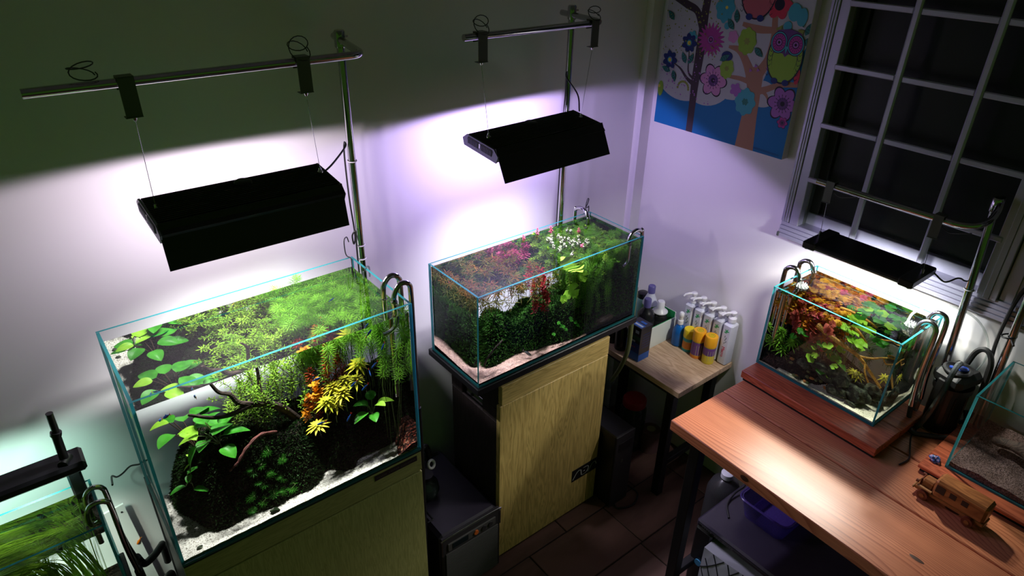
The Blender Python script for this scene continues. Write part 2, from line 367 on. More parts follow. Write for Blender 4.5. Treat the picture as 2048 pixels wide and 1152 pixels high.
# ------------------------------------------------------------------ plant meshes
leafy('leaf_fern_green', (.10, .34, .015), (.34, .78, .06)); leafy('leaf_moss', (.003, .009, .002), (.014, .036, .006), .8, .15, 200)
leafy('leaf_rotala', (.08, .25, .012), (.36, .60, .06)); leafy('leaf_red', (.22, .018, .012), (.62, .10, .04)); leafy('leaf_brown_red', (.32, .035, .03), (.62, .13, .09))
leafy('leaf_yellow', (.38, .45, .02), (.85, .75, .06)); leafy('leaf_broad', (.02, .17, .012), (.08, .40, .035), .35); leafy('leaf_light', (.25, .55, .03), (.42, .75, .08), .35)
leafy('leaf_dark', (.006, .035, .004), (.025, .12, .014)); leafy('leaf_orange', (.80, .16, .008), (1.0, .45, .03)); leafy('leaf_amber', (.62, .20, .01), (.95, .55, .05))
leafy('leaf_pink', (.65, .05, .16), (.9, .2, .3)); leafy('leaf_magenta', (.35, .03, .12), (.62, .12, .22)); leafy('leaf_olive_orange', (.18, .085, .015), (.58, .28, .07))
leafy('leaf_grass', (.11, .30, .015), (.45, .72, .06)); leafy('leaf_white', (.22, .34, .12), (.60, .58, .50)); leafy('leaf_crimson', (.30, .012, .02), (.62, .05, .05))
plain('stem_green', (.10, .16, .03), .6); plain('stem_brown', (.06, .035, .018), .7)
wood('driftwood', (.010, .006, .005), (.07, .045, .035), 0, 30, 3, .8, bmp=.8); leafy('leaf_olive', (.10, .12, .02), (.30, .30, .06)); wood('redwood_root', (.03, .008, .006), (.13, .035, .028), 0, 40, 3, .8, bmp=.8)
wood('gold_branch', (.32, .12, .01), (.75, .42, .06), 0, 30, 3, .6, bmp=.4)
m, nt, b, o = nodes('rock'); f_n = noise(nt, coord(nt), 55, 5, .4, .65); nt.links.new(ramp(nt, f_n, [(.38, (.008, .012, .007)), (.52, (.05, .065, .035)), (.68, (.20, .23, .14))]), b.inputs['Base Color']); b.inputs['Roughness'].default_value = .85; bump(nt, f_n, b, 1.0, .006)

def blade(mb, p, d, n, L, W, bend=.3, k=2, mi=0, wide=.5, fold=0):
    """leaf: starts at p along d, faces n, bends towards -n, widest at wide"""
    d = V(d).normalized(); n = V(n); n = (n-d*n.dot(d)); n = n.normalized() if n.length > 1e-6 else d.orthogonal().normalized(); s = d.cross(n)
    vs = []; q = V(p)
    for i in range(k+1):
        t = i/k; wd = W*.5*(max(0, sin(pi*min(1, (t*.5/wide if t < wide else .5+(t-wide)*.5/(1-wide)))))**.8 if 0 < t < 1 else .12)
        if t == 1: wd = 0.0
        vs.append((q, wd)); a = -bend/k; d2 = d*cos(a)+n*sin(a); n = n*cos(a)-d*sin(a); d = d2; q = q+d*(L/k)
    o = []; 
    for i, (q, wd) in enumerate(vs):
        if i == k: o.append(q)
        else: o += [q-s*wd, q+s*wd]
    fs = [(2*i, 2*i+1, 2*i+3, 2*i+2) for i in range(k-1)]+[(2*k-2, 2*k-1, 2*k)]
    mb.add(o, fs, mi, False)
def curve_stem(h, lean, wob, rr, n=7):
    ph = rr.uniform(0, 6.28)
    return smooth_path([(lean*(i/n)**1.6+wob*sin(ph+i*1.3)*(i/n), wob*cos(ph+i*1.7)*(i/n), h*i/n) for i in range(n+1)], 3)
def along(path, step):
    """points and tangents every step metres"""
    out = []; acc = 0; nxt = 0
    for a, b in zip(path, path[1:]):
        l = (b-a).length
        if l < 1e-9: continue
        while nxt <= acc+l: t = (nxt-acc)/l; out.append((a.lerp(b, t), (b-a).normalized())); nxt += step
        acc += l
    return out
def feathery(h, rr, lean=.0, bendtop=0, L=.023, step=.0075, nl=9, w=.0011, bare=.25):
    mb = MB(); p = curve_stem(h, lean, .008, rr)
    if bendtop: p = p[:-1]+smooth_path([p[-1], p[-1]+V((bendtop*.4, 0, .008)), p[-1]+V((bendtop, .005, .004))], 4)
    mb.tube([q for q in p[::2]]+[p[-1]], .0007, 4, 1, False); pts = along(p, step); N = len(pts)
    for i, (q, t) in enumerate(pts):
        if i < N*bare: continue
        a0 = rr.uniform(0, 6.28); l = L*(.6+.4*min(1, (N-i)/5))
        u = t.orthogonal().normalized(); v = t.cross(u)
        for k in range(nl):
            a = a0+2*pi*k/nl; d = u*cos(a)+v*sin(a); up = .25 + (.9 if i > N-4 else 0)
            dd = (d+t*up).normalized()
            blade(mb, q, dd, t, l, w*1.3, .3, 2)
            m_ = q+dd*l*.4
            for sgn in (-1, 1): blade(mb, m_, (dd*.8+dd.cross(t)*.75*sgn).normalized(), t, l*.55, w, .1, 1)
    return mb
def leafy_stem(h, rr, lean=0, L=.012, W=.0035, step=.008, nl=2, up=.5, mi=0, start=.25, bend=.5, wob=.01, tipmi=None, stemr=.0008):
    mb = MB(); p = curve_stem(h, lean, wob, rr); mb.tube([q for q in p[::2]]+[p[-1]], stemr, 4, 1, False); pts = along(p, step); N = len(pts); a0 = rr.uniform(0, 6.28)
    for i, (q, t) in enumerate(pts):
        if i < N*start: continue
        a0 += pi/nl+.25; u = t.orthogonal().normalized(); v = t.cross(u); l = L*(.55+.45*min(1, (N-i)/4))*rr.uniform(.8, 1.15)
        for k in range(nl):
            a = a0+2*pi*k/nl; d = u*cos(a)+v*sin(a); upp = up+(1.1 if i > N-3 else 0)
            blade(mb, q, (d+t*upp).normalized(), t, l, W, bend, 3, (tipmi if tipmi is not None and i > N*.7 else mi))
    return mb
def rosette(h, rr, L=.036, W=.0065, tiers=4, nl=9, lean=.0):
    mb = MB(); p = curve_stem(h, lean, .004, rr); mb.tube([q for q in p[::2]]+[p[-1]], .0013, 5, 1, False); q = p[-1]; t = V((.1, -.15, 1)).normalized()
    u = t.orthogonal().normalized(); v = t.cross(u)
    for j in range(tiers):
        for k in range(nl):
            a = 2*pi*k/nl+j*.4+rr.uniform(-.1, .1); d = u*cos(a)+v*sin(a); up = .05+j*.38
            blade(mb, q+t*(j*.004-.008), (d+t*up).normalized(), t, L*(1-.17*j)*rr.uniform(.85, 1.1), W, .75, 4, 0, .35)
    return mb
def broad_leaf(L, W, bend=.6, cup=.12, ribs=7, mi=0):
    """one broad leaf with a midrib channel and raised ribs; base at the origin, along +x, face up"""
    mb = MB(); nu, nv = 14, 6; vs = []
    for i in range(nu+1):
        t = i/nu; wd = W*.5*(sin(pi*t**.75))**.72 if 0 < t < 1 else .0004
        a = bend*t; x = L*(sin(a)/bend if bend else t); z = -L*(1-cos(a))/bend if bend else 0
        for j in range(-nv//2, nv//2+1):
            s = j/(nv/2); y = s*wd; zz = z+abs(s)**1.2*wd*cup*3*(1)+.0006*cos(t*ribs*2*pi-abs(s)*2.5)*(1-abs(s))*(1 if abs(s) > .01 else -1)
            vs.append((x, y, zz))
    m = nv+1; fs = [(i*m+j, i*m+j+1, (i+1)*m+j+1, (i+1)*m+j) for i in range(nu) for j in range(nv)]
    mb.add(vs, fs, mi, True); return mb
def round_leaf(rad, rr, mi=0, notch=.5):
    mb = MB(); n = 22; vs = [(0, 0, 0)]
    for ring in (.55, 1):
        for k in range(n):
            a = notch/2+(2*pi-notch)*k/(n-1); r = rad*ring*(1+.09*cos(a*6)*(ring == 1)); vs.append((r*cos(a), r*sin(a), rad*(.10*ring+.10*sin(a*3+1)*ring*ring)))
    fs = [(0, 1+k, 2+k) for k in range(n-1)]+[(1+k, 1+n+k, 2+n+k, 2+k) for k in range(n-1)]
    mb.add(vs, fs, mi, True); return mb
def rock_mesh(rx, ry, rz, seed, rough=.5, sub=3):
    bm = bmesh.new(); bmesh.ops.create_icosphere(bm, subdivisions=sub, radius=1)
    from mathutils import noise as mn
    for v in bm.verts:
        p = v.co.copy(); d = mn.noise(p*1.3+V((seed, 0, 0)))*rough+mn.noise(p*3.5+V((0, seed, 0)))*rough*.45
        p *= (1+d); p.x = p.x if abs(p.x) < .95 else p.x*.95; v.co = V((p.x*rx, p.y*ry, p.z*rz))
    mb = MB(); bm.verts.ensure_lookup_table(); mb.add([v.co.copy() for v in bm.verts], [tuple(q.index for q in f.verts) for f in bm.faces], 0, True); bm.free(); return mb
from mathutils import noise as mn
def heightfield(x0, x1, y0, y1, nx, ny, fn, zb, T=None):
    mb = MB(); vs = [V((x0+(x1-x0)*i/nx, y0+(y1-y0)*j/ny, max(zb+.0004, fn(x0+(x1-x0)*i/nx, y0+(y1-y0)*j/ny)))) for j in range(ny+1) for i in range(nx+1)]
    m = nx+1; fs = [(j*m+i, j*m+i+1, (j+1)*m+i+1, (j+1)*m+i) for j in range(ny) for i in range(nx)]; o = len(vs)
    ring = [i for i in range(m)]+[j*m+nx for j in range(1, ny+1)]+[ny*m+i for i in range(nx-1, -1, -1)]+[j*m for j in range(ny-1, 0, -1)]
    for r in ring: vs.append(V((vs[r].x, vs[r].y, zb)))
    n = len(ring); fs += [(ring[k], o+k, o+(k+1) % n, ring[(k+1) % n]) for k in range(n)]
    if T is not None: vs = [T @ v for v in vs]
    mb.add(vs, fs, 0, True); return mb
def scatter_moss(name, mats, fn, region, N, L, label, mask=None, zmin=-9, seed=1, T=None, w=.25):
    """short fibres standing on a height function: one object of stuff"""
    rr = random.Random(seed); mb = MB(); x0, x1, y0, y1 = region; c = 0; tries = 0
    while c < N and tries < N*6:
        tries += 1; x = rr.uniform(x0, x1); y = rr.uniform(y0, y1)
        if mask and not mask(x, y): continue
        z = fn(x, y)
        if z < zmin: continue
        e = .003; nx_ = -(fn(x+e, y)-z)/e; ny_ = -(fn(x, y+e)-z)/e; n = V((nx_, ny_, 1)).normalized()
        # steeper ground gets proportionally more fibres
        if rr.random() > min(1, .25+.25/max(.15, n.z)): continue
        d = (n+V((rr.uniform(-.8, .8), rr.uniform(-.8, .8), rr.uniform(-.3, .8)))).normalized(); l = L*rr.uniform(.5, 1.5); s = d.cross(V((rr.uniform(-1, 1), rr.uniform(-1, 1), .3))).normalized()*l*w*.5
        p = V((x, y, z-.001)); m_ = p+d*l*.5+V((0, 0, rr.uniform(-.2, .2)*l)); tip = p+d*l+V((0, 0, -.2*l))
        vs = [p-s*.4, p+s*.4, m_+s, m_-s, tip]
        if T is not None: vs = [T @ v for v in vs]
        mb.add(vs, [(0, 1, 2, 3), (3, 2, 4)], rr.choices(range(len(mats)), [6]+[1]*(len(mats)-1))[0]); c += 1
    o = mb.build(name, mats, None, fix=False); tag(o, label, 'moss', kind='stuff'); caust(o); return o
ZONES = {'feathery green stems in the tall tank': (0, ('beside the red stems', 'in mid-thicket', 'by the chrome pipes')), 'mid-green leafy stems in the tall tank': (0, ('over the driftwood', 'in mid-clump', 'beside the red stems')),
         'deep green feathery stems in the long tank': (0, ('by the round leaves', 'in mid-thicket', 'by the end pane')), 'green leafy stems in the long tank': (0, ('by the magenta stems', 'below the white sprigs', 'by the chrome pipes')),
         'orange-brown stems in the long tank': (0, ('by the outer end pane', 'in mid-clump', 'beside the crimson stems')), 'orange stems in the small tank': (1, ('beside the round leaves', 'in mid-clump', 'by the chrome pipes')),
         'ribbon grass in the low tank': (0, ('at the far outer end', 'in mid-tank', 'below the chrome pipes'))}
def place(protos, spots, base_label, cat, group, seed=3, sc=(.85, 1.1)):
    """protos: list of finished plants (objects); spots: (x, y, z, height scale, rotz). The first spots move the protos themselves."""
    rr = random.Random(seed); used = set(); out = []
    zn = ZONES.get(group)
    if zn:
        ax, ends = zn; srt = sorted(s[ax] for s in spots); c1, c2 = srt[len(srt)//3], srt[2*len(srt)//3]; md = sorted(s[1-ax] for s in spots)[len(spots)//2]
    for i, s in enumerate(spots):
        if zn: lab = base_label+' '+ends[0 if s[ax] < c1 else (1 if s[ax] < c2 else 2)]+', '+('nearer the front glass' if s[1-ax] < md else 'nearer the back glass')
        else: lab = base_label
        k = i % len(protos); p = protos[k]
        o = p if k not in used else p.copy()
        if k in used: COL.objects.link(o)
        used.add(k); o.location = s[:3]; o.rotation_euler = (rr.uniform(-.08, .08), rr.uniform(-.08, .08), s[4] if len(s) > 4 else rr.uniform(0, 6.28))
        a = rr.uniform(*sc); o.scale = (a, a, (s[3] if len(s) > 3 and s[3] else a)); tag(o, lab, cat, group, 'thing'); out.append(o)
    for k, p in enumerate(protos):
        if k not in used: bpy.data.objects.remove(p)
    return out
def nb(x, y, s, seed=0): return mn.noise(V((x*s+seed, y*s, seed*.37)))

# ------------------------------------------------------------------ tall tank
def sand1(x, y): return .716+max(0, (y+.40))*.10+.004*max(0, -1.70-x)*10*(y+.4)+.0015*nb(x, y, 60)
X0, X1, Y0, Y1 = -1.8262, -1.2395, -.4096, -.1229; zb = .7118
o = heightfield(X0, X1, Y0, Y1, 70, 36, sand1, zb).build('sand', 'sand_white'); tag(o, 'white sand strip in the tall planted tank', 'sand', kind='stuff'); caust(o)
def ss(a, b, t): t = max(0, min(1, (t-a)/(b-a))); return t*t*(3-2*t)
def mound1(x, y):
    # front foot of the mound wanders
    foot = -.375+.035*math.exp(-((x+1.47)/.03)**2)+.015*nb(x, 0, 18, 4)+.11*ss(-1.74, -1.80, x)+(.03 if x > -1.40 else 0)*ss(-1.42, -1.36, x)
    left = ss(-1.815, -1.765, x+.03*(y+.3)); h = ss(foot, foot+.085, y)*left
    top = .155+.045*math.exp(-((x+1.66)/.07)**2)+.015*math.exp(-((x+1.56)/.05)**2)+.03*ss(-1.50, -1.36, x)
    top *= .55+.45*ss(-1.80, -1.72, x); top *= 1-.45*ss(-.16, -.12, y)*0
    return .716+h*top*(1+.22*nb(x, y, 14, 2)+.10*nb(x, y, 35, 5))+.004*nb(x, y, 90, 3)*h
def mask1(x, y): return mound1(x, y) > sand1(x, y)+.004
o = heightfield(X0+.001, X1-.001, Y0+.001, Y1-.001, 130, 70, lambda x, y: mound1(x, y) if mask1(x, y) else sand1(x, y)-.004, zb+.0002).build('soil_mound', 'aqua_soil')
tag(o, 'dark mossy mound filling the back of the tall tank', 'soil', kind='stuff'); caust(o)
scatter_moss('moss', ['leaf_moss', 'leaf_dark'], mound1, (X0+.004, X1-.004, Y0+.008, Y1-.01), 46000, .0075, 'very dark green moss covering the mound in the tall tank', mask1, seed=4)
# red gravel slope in the corner by the outlet side
def grav(x, y): return .716+.045*ss(-1.285, -1.245, x)*ss(-.402, -.37, y)+.018*ss(-1.30, -1.25, x)
o = heightfield(-1.30, X1-.0005, Y0+.0005, -.30, 30, 40, grav, zb+.0004).build('gravel', 'red_gravel'); tag(o, 'reddish dark gravel slope in the corner of the tall tank', 'gravel', kind='stuff'); caust(o)
rr = random.Random(11); leafy('leaf_fine', (.015, .11, .008), (.06, .30, .025))
# feathery bright green stems
def mk(fn, n, name, mats, *a, **k):
    out = []
    for i in range(n):
        o = fn(random.Random(i*7+len(name)), *a, **k).build(name, mats, fix=False); caust(o); out.append(o)
    return out
pr = mk(lambda r: feathery(.22*r.uniform(.85, 1.05), r, lean=r.uniform(-.055, .055), bendtop=r.uniform(.02, .06), bare=.5), 8, 'feathery_stem_plant', ['leaf_fern_green', 'stem_green'])
sp = []
for i in range(118):
    x = rr.uniform(-1.455, -1.258); y = rr.uniform(-.372 if x > -1.31 else (-.30 if x > -1.35 else -.255), -.137); z = mound1(x, y)-.006
    sp.append((x, y, z, (1.114-z)/.232*rr.uniform(.86, .99), rr.uniform(0, 6.28)))
place(pr, sp, 'bright green feathery stem of the tall tank', 'water plant', 'feathery green stems in the tall tank', sc=(.9, 1.15))
pr = mk(lambda r: leafy_stem(.20*r.uniform(.85, 1.05), r, lean=r.uniform(-.06, .06), L=.013, W=.0032, step=.0085, nl=3, wob=.016), 6, 'rotala_stem', ['leaf_rotala', 'stem_brown'])
sp = []
for i in range(70):
    x = rr.uniform(-1.66, -1.42); y = rr.uniform(-.30, -.14); z = mound1(x, y)-.005
    top_ = 1.115-.16*max(0, (-1.56-x)/.1)*rr.random()
    sp.append((x, y, z, (top_-z)/.205*rr.uniform(.72, .98), rr.uniform(0, 6.28)))
place(pr, sp, 'slim mid-green leafy stem of the tall tank', 'water plant', 'mid-green leafy stems in the tall tank', sc=(.85, 1.1))
pr = mk(lambda r: leafy_stem(.17, r, lean=r.uniform(-.02, .02), L=.015, W=.0045, step=.0065, nl=4, wob=.006, up=.7), 3, 'red_stem_plant', ['leaf_red', 'stem_brown'])
place(pr, [(x, y, mound1(x, y)-.005, h) for x, y, h in ((-1.425, -.275, 1.1), (-1.44, -.262, .85), (-1.41, -.26, .95), (-1.385, -.285, .85), (-1.395, -.27, .95), (-1.455, -.285, .6), (-1.37, -.262, .8))],
      'deep red stem plant standing behind the yellow rosettes of the tall tank', 'water plant', 'red stems in the tall tank')
pr = mk(lambda r: leafy_stem(.06, r, L=.014, W=.009, step=.006, nl=4, wob=.006, up=.5), 2, 'orange_leaf_plant', ['leaf_orange', 'stem_brown'])
place(pr, [(x, y, z) for x, y, z in ((-1.462, -.30, .905), (-1.452, -.29, .925), (-1.475, -.295, .895), (-1.449, -.30, .91), (-1.487, -.30, .87))], 'small orange-leaved plant beside the red stems of the tall tank', 'water plant', 'orange leaved plants in the tall tank')
pr = mk(lambda r: rosette(.06, r), 2, 'yellow_rosette_plant', ['leaf_yellow', 'stem_green'])
place(pr, [(-1.450, -.335, .882, .9, 0), (-1.426, -.325, .858, 1, 1), (-1.398, -.335, .882, 1.0, 2), (-1.368, -.325, .898, 1.0, 1), (-1.352, -.300, .938, .9, 0), (-1.474, -.340, .855, .5, 4), (-1.415, -.305, .895, 1, 3), (-1.385, -.305, .905, .9, 2)],
      'yellow star-shaped rosette plant in the tall tank', 'water plant', 'yellow rosettes in the tall tank', sc=(.95, 1.1))
pr = mk(lambda r: feathery(.035, r, L=.014, step=.004, nl=9, w=.0009), 3, 'fine_leaved_fern', ['leaf_fine', 'stem_green'])
place(pr, [(x, y, mound1(x, y)-.004, .9) for x, y in [(-1.665+.0085*i+rr.uniform(-.006, .006), -.362+.014*(i % 3)+rr.uniform(-.004, .004)) for i in range(13)]], 'small fine-leaved green plant on the front of the dark mound', 'water plant', 'fine-leaved plants on the mound')

def broad_plant(label, base, leaves, mats=('leaf_broad', 'stem_green'), name='broad_leaf_plant', k_=1.0):
    """leaves: (tip x, y, z, length, width, yaw, pitch, material)"""
    t = thing(name, label, 'water plant', base)
    for (x, y, z, L, W, yw, pt, mt) in leaves:
        T = M.Translation((x, y, z)) @ M.Rotation(yw, 4, 'Z') @ M.Rotation(-pt, 4, 'Y')
        lf = broad_leaf(L*k_, W*k_*1.1); lf.v = [tuple(T @ V(v)) for v in lf.v]; o = lf.build('leaf', mt, t, fix=False)
        b = V(base); e = V((x, y, z)); m_ = (b+e)/2+V((0, 0, .008)); s = MB(); s.tube(smooth_path([b, m_, e], 4), .0011, 6); s.build('leaf_stalk', mats[1], t)
    caust(t); return t
B = 'leaf_broad'; LT = 'leaf_light'
broad_plant('green broad-leaved plant with ribbed leaves on the gravel side of the tall tank', (-1.335, -.335, .838),
    [(-1.352, -.350, .862, .046, .030, R(200), .1, B), (-1.345, -.338, .876, .038, .028, R(150), .5, B), (-1.332, -.330, .884, .036, .026, R(80), .7, B), (-1.320, -.340, .872, .046, .028, R(-15), .1, LT),
     (-1.340, -.352, .852, .040, .026, R(265), .1, B), (-1.328, -.352, .876, .034, .022, R(300), .3, LT), (-1.352, -.342, .884, .034, .026, R(170), .5, B)])
broad_plant('cluster of large green leaves at the driftwood end of the mound in the tall tank', (-1.690, -.305, .925),
    [(-1.700, -.315, .958, .042, .030, R(25), .25, B), (-1.680, -.315, .948, .045, .026, R(-10), .1, B), (-1.690, -.330, .925, .034, .026, R(-60), -.3, B), (-1.725, -.305, .965, .034, .018, R(170), .1, LT),
     (-1.735, -.31, .945, .036, .014, R(200), -.7, B), (-1.705, -.29, .985, .040, .014, R(40), .2, B), (-1.70, -.27, .97, .036, .024, R(110), .4, B), (-1.72, -.25, .95, .034, .022, R(150), .3, LT),
     (-1.71, -.285, .935, .03, .022, R(230), .1, B), (-1.67, -.28, .955, .032, .022, R(60), .4, B)], k_=1.3)
broad_plant('small green broad-leaved plant low at the outer foot of the mound in the tall tank', (-1.762, -.275, .835),
    [(-1.775, -.30, .848, .036, .018, R(190), .2, B), (-1.762, -.31, .838, .034, .022, R(-40), -.1, B), (-1.765, -.29, .872, .032, .016, R(20), .3, B), (-1.76, -.28, .862, .024, .014, R(240), -.2, B), (-1.755, -.30, .90, .022, .008, R(170), -.4, LT), (-1.75, -.30, .915, .02, .007, R(110), .5, LT)])
broad_plant('bunch of broad green leaves behind the mound, over white sand in the tall tank', (-1.725, -.20, .88),
    [(-1.765, -.225, .952, .046, .034, R(215), .1, B), (-1.745, -.245, .958, .046, .034, R(-70), .05, LT), (-1.755, -.19, .965, .046, .034, R(130), .2, B), (-1.725, -.235, .955, .052, .036, R(-20), .1, B), (-1.715, -.195, .965, .052, .036, R(40), .1, B),
     (-1.765, -.205, .975, .040, .028, R(175), .2, LT), (-1.705, -.225, .95, .052, .036, R(-30), .0, B), (-1.70, -.185, .955, .05, .034, R(15), .1, B), (-1.735, -.175, .95, .046, .032, R(80), .1, B)], mats=('leaf_broad', 'stem_brown'))
t = thing('driftwood', 'dark forked driftwood branch reaching out over the mound of the tall tank', 'driftwood', (-1.56, -.27, .90))
mb = MB(); mb.tube(smooth_path([(-1.500, -.26, .87), (-1.545, -.280, .945), (-1.60, -.295, .985), (-1.65, -.30, .985), (-1.69, -.30, .995), (-1.733, -.295, 1.022)]), [.011-.0002*i for i in range(41)], 9); mb.build('branch', 'driftwood', t)
mb = MB(); mb.tube(smooth_path([(-1.60, -.295, .985), (-1.632, -.298, 1.008), (-1.645, -.298, 1.035), (-1.665, -.297, 1.05), (-1.677, -.296, 1.078)]), [.0068-.00011*i for i in range(33)], 8); mb.build('twig', 'driftwood', t)
mb = MB(); mb.tube(smooth_path([(-1.565, -.288, .97), (-1.578, -.28, 1.01), (-1.575, -.275, 1.065), (-1.585, -.27, 1.09)]), [.0055-.00012*i for i in range(25)], 8); mb.build('twig', 'driftwood', t)
caust(t)
o = MB().tube(smooth_path([(-1.69, -.36, .872), (-1.67, -.365, .888), (-1.645, -.358, .912), (-1.61, -.345, .925), (-1.57, -.325, .905)]), [.0022+.0022*sin(i*.08)+.0008*sin(i*1.3) for i in range(33)], 8).build('root', 'redwood_root'); tag(o, 'reddish curved root crossing the front of the mound in the tall tank', 'driftwood'); caust(o)
o = rock_mesh(.011, .007, .007, 3).build('mossy_pebble', 'leaf_moss'); o.location = (-1.62, -.392, .722); tag(o, 'mossy pebble lying on the white sand strip', 'stone'); caust(o)
o = rock_mesh(.006, .005, .004, 5).build('pebble', 'rock'); o.location = (-1.79, -.39, .720); tag(o, 'tiny dark pebble on white sand near the tank corner', 'stone'); caust(o)
# tetra fish
plain('fish_blue', (.02, .10, .45), .3, .4); plain('fish_red', (.5, .03, .02), .4); plain('fish_grey', (.10, .12, .13), .4)
def fish(label, loc, rz, pitch=0, L=.022, group=None, mats=('fish_blue', 'fish_red')):
    t = thing('tetra_fish', label, 'fish', (0, 0, 0), group)
    mb = MB(); pr = [(0, -.5), (.09, -.44), (.15, -.25), (.16, 0), (.10, .25), (.045, .42), (0, .46)]
    vs = []; n = 8
    for r, x in pr:
        for j in range(n): a = 2*pi*j/n; vs.append((x*L, r*L*.5*cos(a), r*L*sin(a)))
    fs = [(i*n+j, i*n+(j+1) % n, (i+1)*n+(j+1) % n, (i+1)*n+j) for i in range(len(pr)-1) for j in range(n)]
    mi = [1 if (i >= 3 and j in (4, 5, 6, 7)) else 0 for i in range(len(pr)-1) for j in range(n)]
    mb.add(vs, fs, mi, True); mb.build('body', list(mats), t)
    mb = MB(); mb.prism([(.40*L, 0), (.66*L, .16*L), (.58*L, 0), (.66*L, -.16*L)], -.0003, .0003, 'y'); mb.build('tail', mats[1], t)
    mb = MB(); mb.prism([(-.05*L, .14*L), (.12*L, .26*L), (.12*L, .12*L)], -.0003, .0003, 'y'); mb.build('dorsal_fin', mats[0], t)
    t.location = loc; t.rotation_euler = (0, pitch, rz); caust(t); return t
for k, (x, y, z, rz, p_) in enumerate([(-1.785, -.30, 1.037, 1.2, .4), (-1.773, -.30, 1.040, -.9, -.5), (-1.468, -.36, 1.02, 3.0, .1), (-1.385, -.375, .975, .5, -.2), (-1.335, -.38, 1.10, 3.6, .5), (-1.30, -.37, 1.045, .8, -.5), (-1.325, -.365, 1.0, .4, -.4),
      (-1.34, -.37, .985, 1.5, -.6), (-1.41, -.385, .89, .5, -.7), (-1.36, -.38, .955, .3, -.4), (-1.35, -.23, 1.105, 3.5, .3), (-1.475, -.37, .90, .1, .2), (-1.72, -.38, 1.10, 1.3, .7)]):
    fish('small blue and red tetra fish swimming in the tall planted tank', (x, y, z), rz, p_, group='tetra fish in the tall tank')

# ------------------------------------------------------------------ long tank with pinkish sand
X0, X1, Y0, Y1 = -.9946, -.3594, -.3494, -.1163; zb = .7668
def sand2(x, y): return .771+.008*ss(-.30, -.12, y)+.0015*nb(x, y, 60)+.01*ss(-.62, -.4, x)*0
o = heightfield(X0, X1, Y0, Y1, 70, 30, sand2, zb).build('sand', 'sand_pink'); tag(o, 'pinkish beige sand bed of the long tank', 'sand', kind='stuff'); caust(o)
def mound2(x, y):
    foot = -.300+.026*ss(-.70, -.85, x)+.012*nb(x, 0, 20, 7)+.03*ss(-.93, -.99, x)-.045*ss(-.75, -.6, x)
    left = ss(-.940, -.905, x-.12*(y+.25)); h = ss(foot, foot+.045, y)*left
    top = .085+.05*math.exp(-((x+.87)/.05)**2)+.04*ss(-.80, -.72, x)+.06*ss(-.62, -.45, x)
    return .768+h*top*(1+.25*nb(x, y, 16, 8)+.1*nb(x, y, 40, 1))
def mask2(x, y): return mound2(x, y) > sand2(x, y)+.004
o = heightfield(X0+.001, X1-.001, Y0+.001, Y1-.001, 120, 50, lambda x, y: mound2(x, y) if mask2(x, y) else sand2(x, y)-.004, zb+.0002).build('soil_mound', 'aqua_soil')
tag(o, 'dark planted mound in the long tank with pinkish sand', 'soil', kind='stuff'); caust(o)
leafy('leaf_moss_green', (.018, .085, .010), (.075, .24, .03), .8, .2, 200)
scatter_moss('moss', ['leaf_moss_green', 'leaf_dark', 'leaf_moss'], mound2, (X0+.004, X1-.004, Y0+.006, Y1-.006), 34000, .010, 'dark green moss over the mound of the long tank', mask2, seed=9)
o = heightfield(-.60, X1-.0004, Y0+.0004, -.28, 40, 14, lambda x, y: .768+.016*ss(-.60, -.5, x), zb+.0004).build('soil', 'aqua_soil'); tag(o, 'dark soil at the oak cabinet end of the long tank', 'soil', kind='stuff'); caust(o)
o = rock_mesh(.05, .02, .022, 8).build('brown_stone', 'driftwood'); o.location = (-.50, -.325, .785); tag(o, 'brown stone lying low in the shaded end of the long tank', 'stone'); caust(o)
rr = random.Random(21)
pr = mk(lambda r: feathery(.2*r.uniform(.9, 1.05), r, lean=r.uniform(-.02, .02), bendtop=.02, L=.015, step=.008, nl=7), 5, 'dark_feathery_stem', ['leaf_fern_green2', 'stem_green']) if leafy('leaf_fern_green2', (.08, .32, .02), (.26, .66, .05)) else 0
sp = []
for i in range(150):
    x = rr.uniform(-.62, -.368); y = rr.uniform(-.338, -.13); z = mound2(x, y)-.005; sp.append((x, y, z, (1.042-z)/.205*rr.uniform(.8, .98), rr.uniform(0, 6.28)))
place(pr, sp, 'deep green feathery stem of the long tank', 'water plant', 'deep green feathery stems in the long tank', sc=(.9, 1.2))
pr = mk(lambda r: leafy_stem(.10, r, L=.030, W=.0026, step=.010, nl=4, wob=.015, up=.4, bend=1.1, tipmi=2), 5, 'orange_stem_plant', ['leaf_olive', 'stem_brown', 'leaf_olive_orange'])
sp = []
for i in range(38):
    x = rr.uniform(-.975, -.72); y = rr.uniform(-.335, -.14); z = .945
    sp.append((x, y, z, (1.046-z)/.105*rr.uniform(.8, .98), rr.uniform(0, 6.28)))
place(pr, sp, 'thin-leaved orange-brown stem of the long tank', 'water plant', 'orange-brown stems in the long tank', sc=(.85, 1.15))
pr = mk(lambda r: leafy_stem(.10, r, L=.014, W=.0075, step=.007, nl=4, wob=.006, up=.45), 3, 'crimson_stem_plant', ['leaf_crimson', 'stem_brown'])
place(pr, [(x, y, .875, (1.035-.875)/.1*s) for x, y, s in ((-.745, -.315, .95), (-.765, -.30, .85), (-.73, -.30, .98), (-.715, -.29, .8), (-.755, -.28, .97), (-.73, -.325, .8))],
      'crimson stem plant beside the pale round leaves of the long tank', 'water plant', 'crimson stems in the long tank')
pr = mk(lambda r: leafy_stem(.10, r, L=.012, W=.005, step=.006, nl=4, wob=.008, up=.4), 3, 'magenta_stem_plant', ['leaf_magenta', 'stem_brown'])
place(pr, [(rr.uniform(-.80, -.63), rr.uniform(-.17, -.135), .90, 1.4*rr.uniform(.85, .99)) for i in range(12)], 'magenta stem plant along the back of the long tank', 'water plant', 'magenta stems in the long tank')
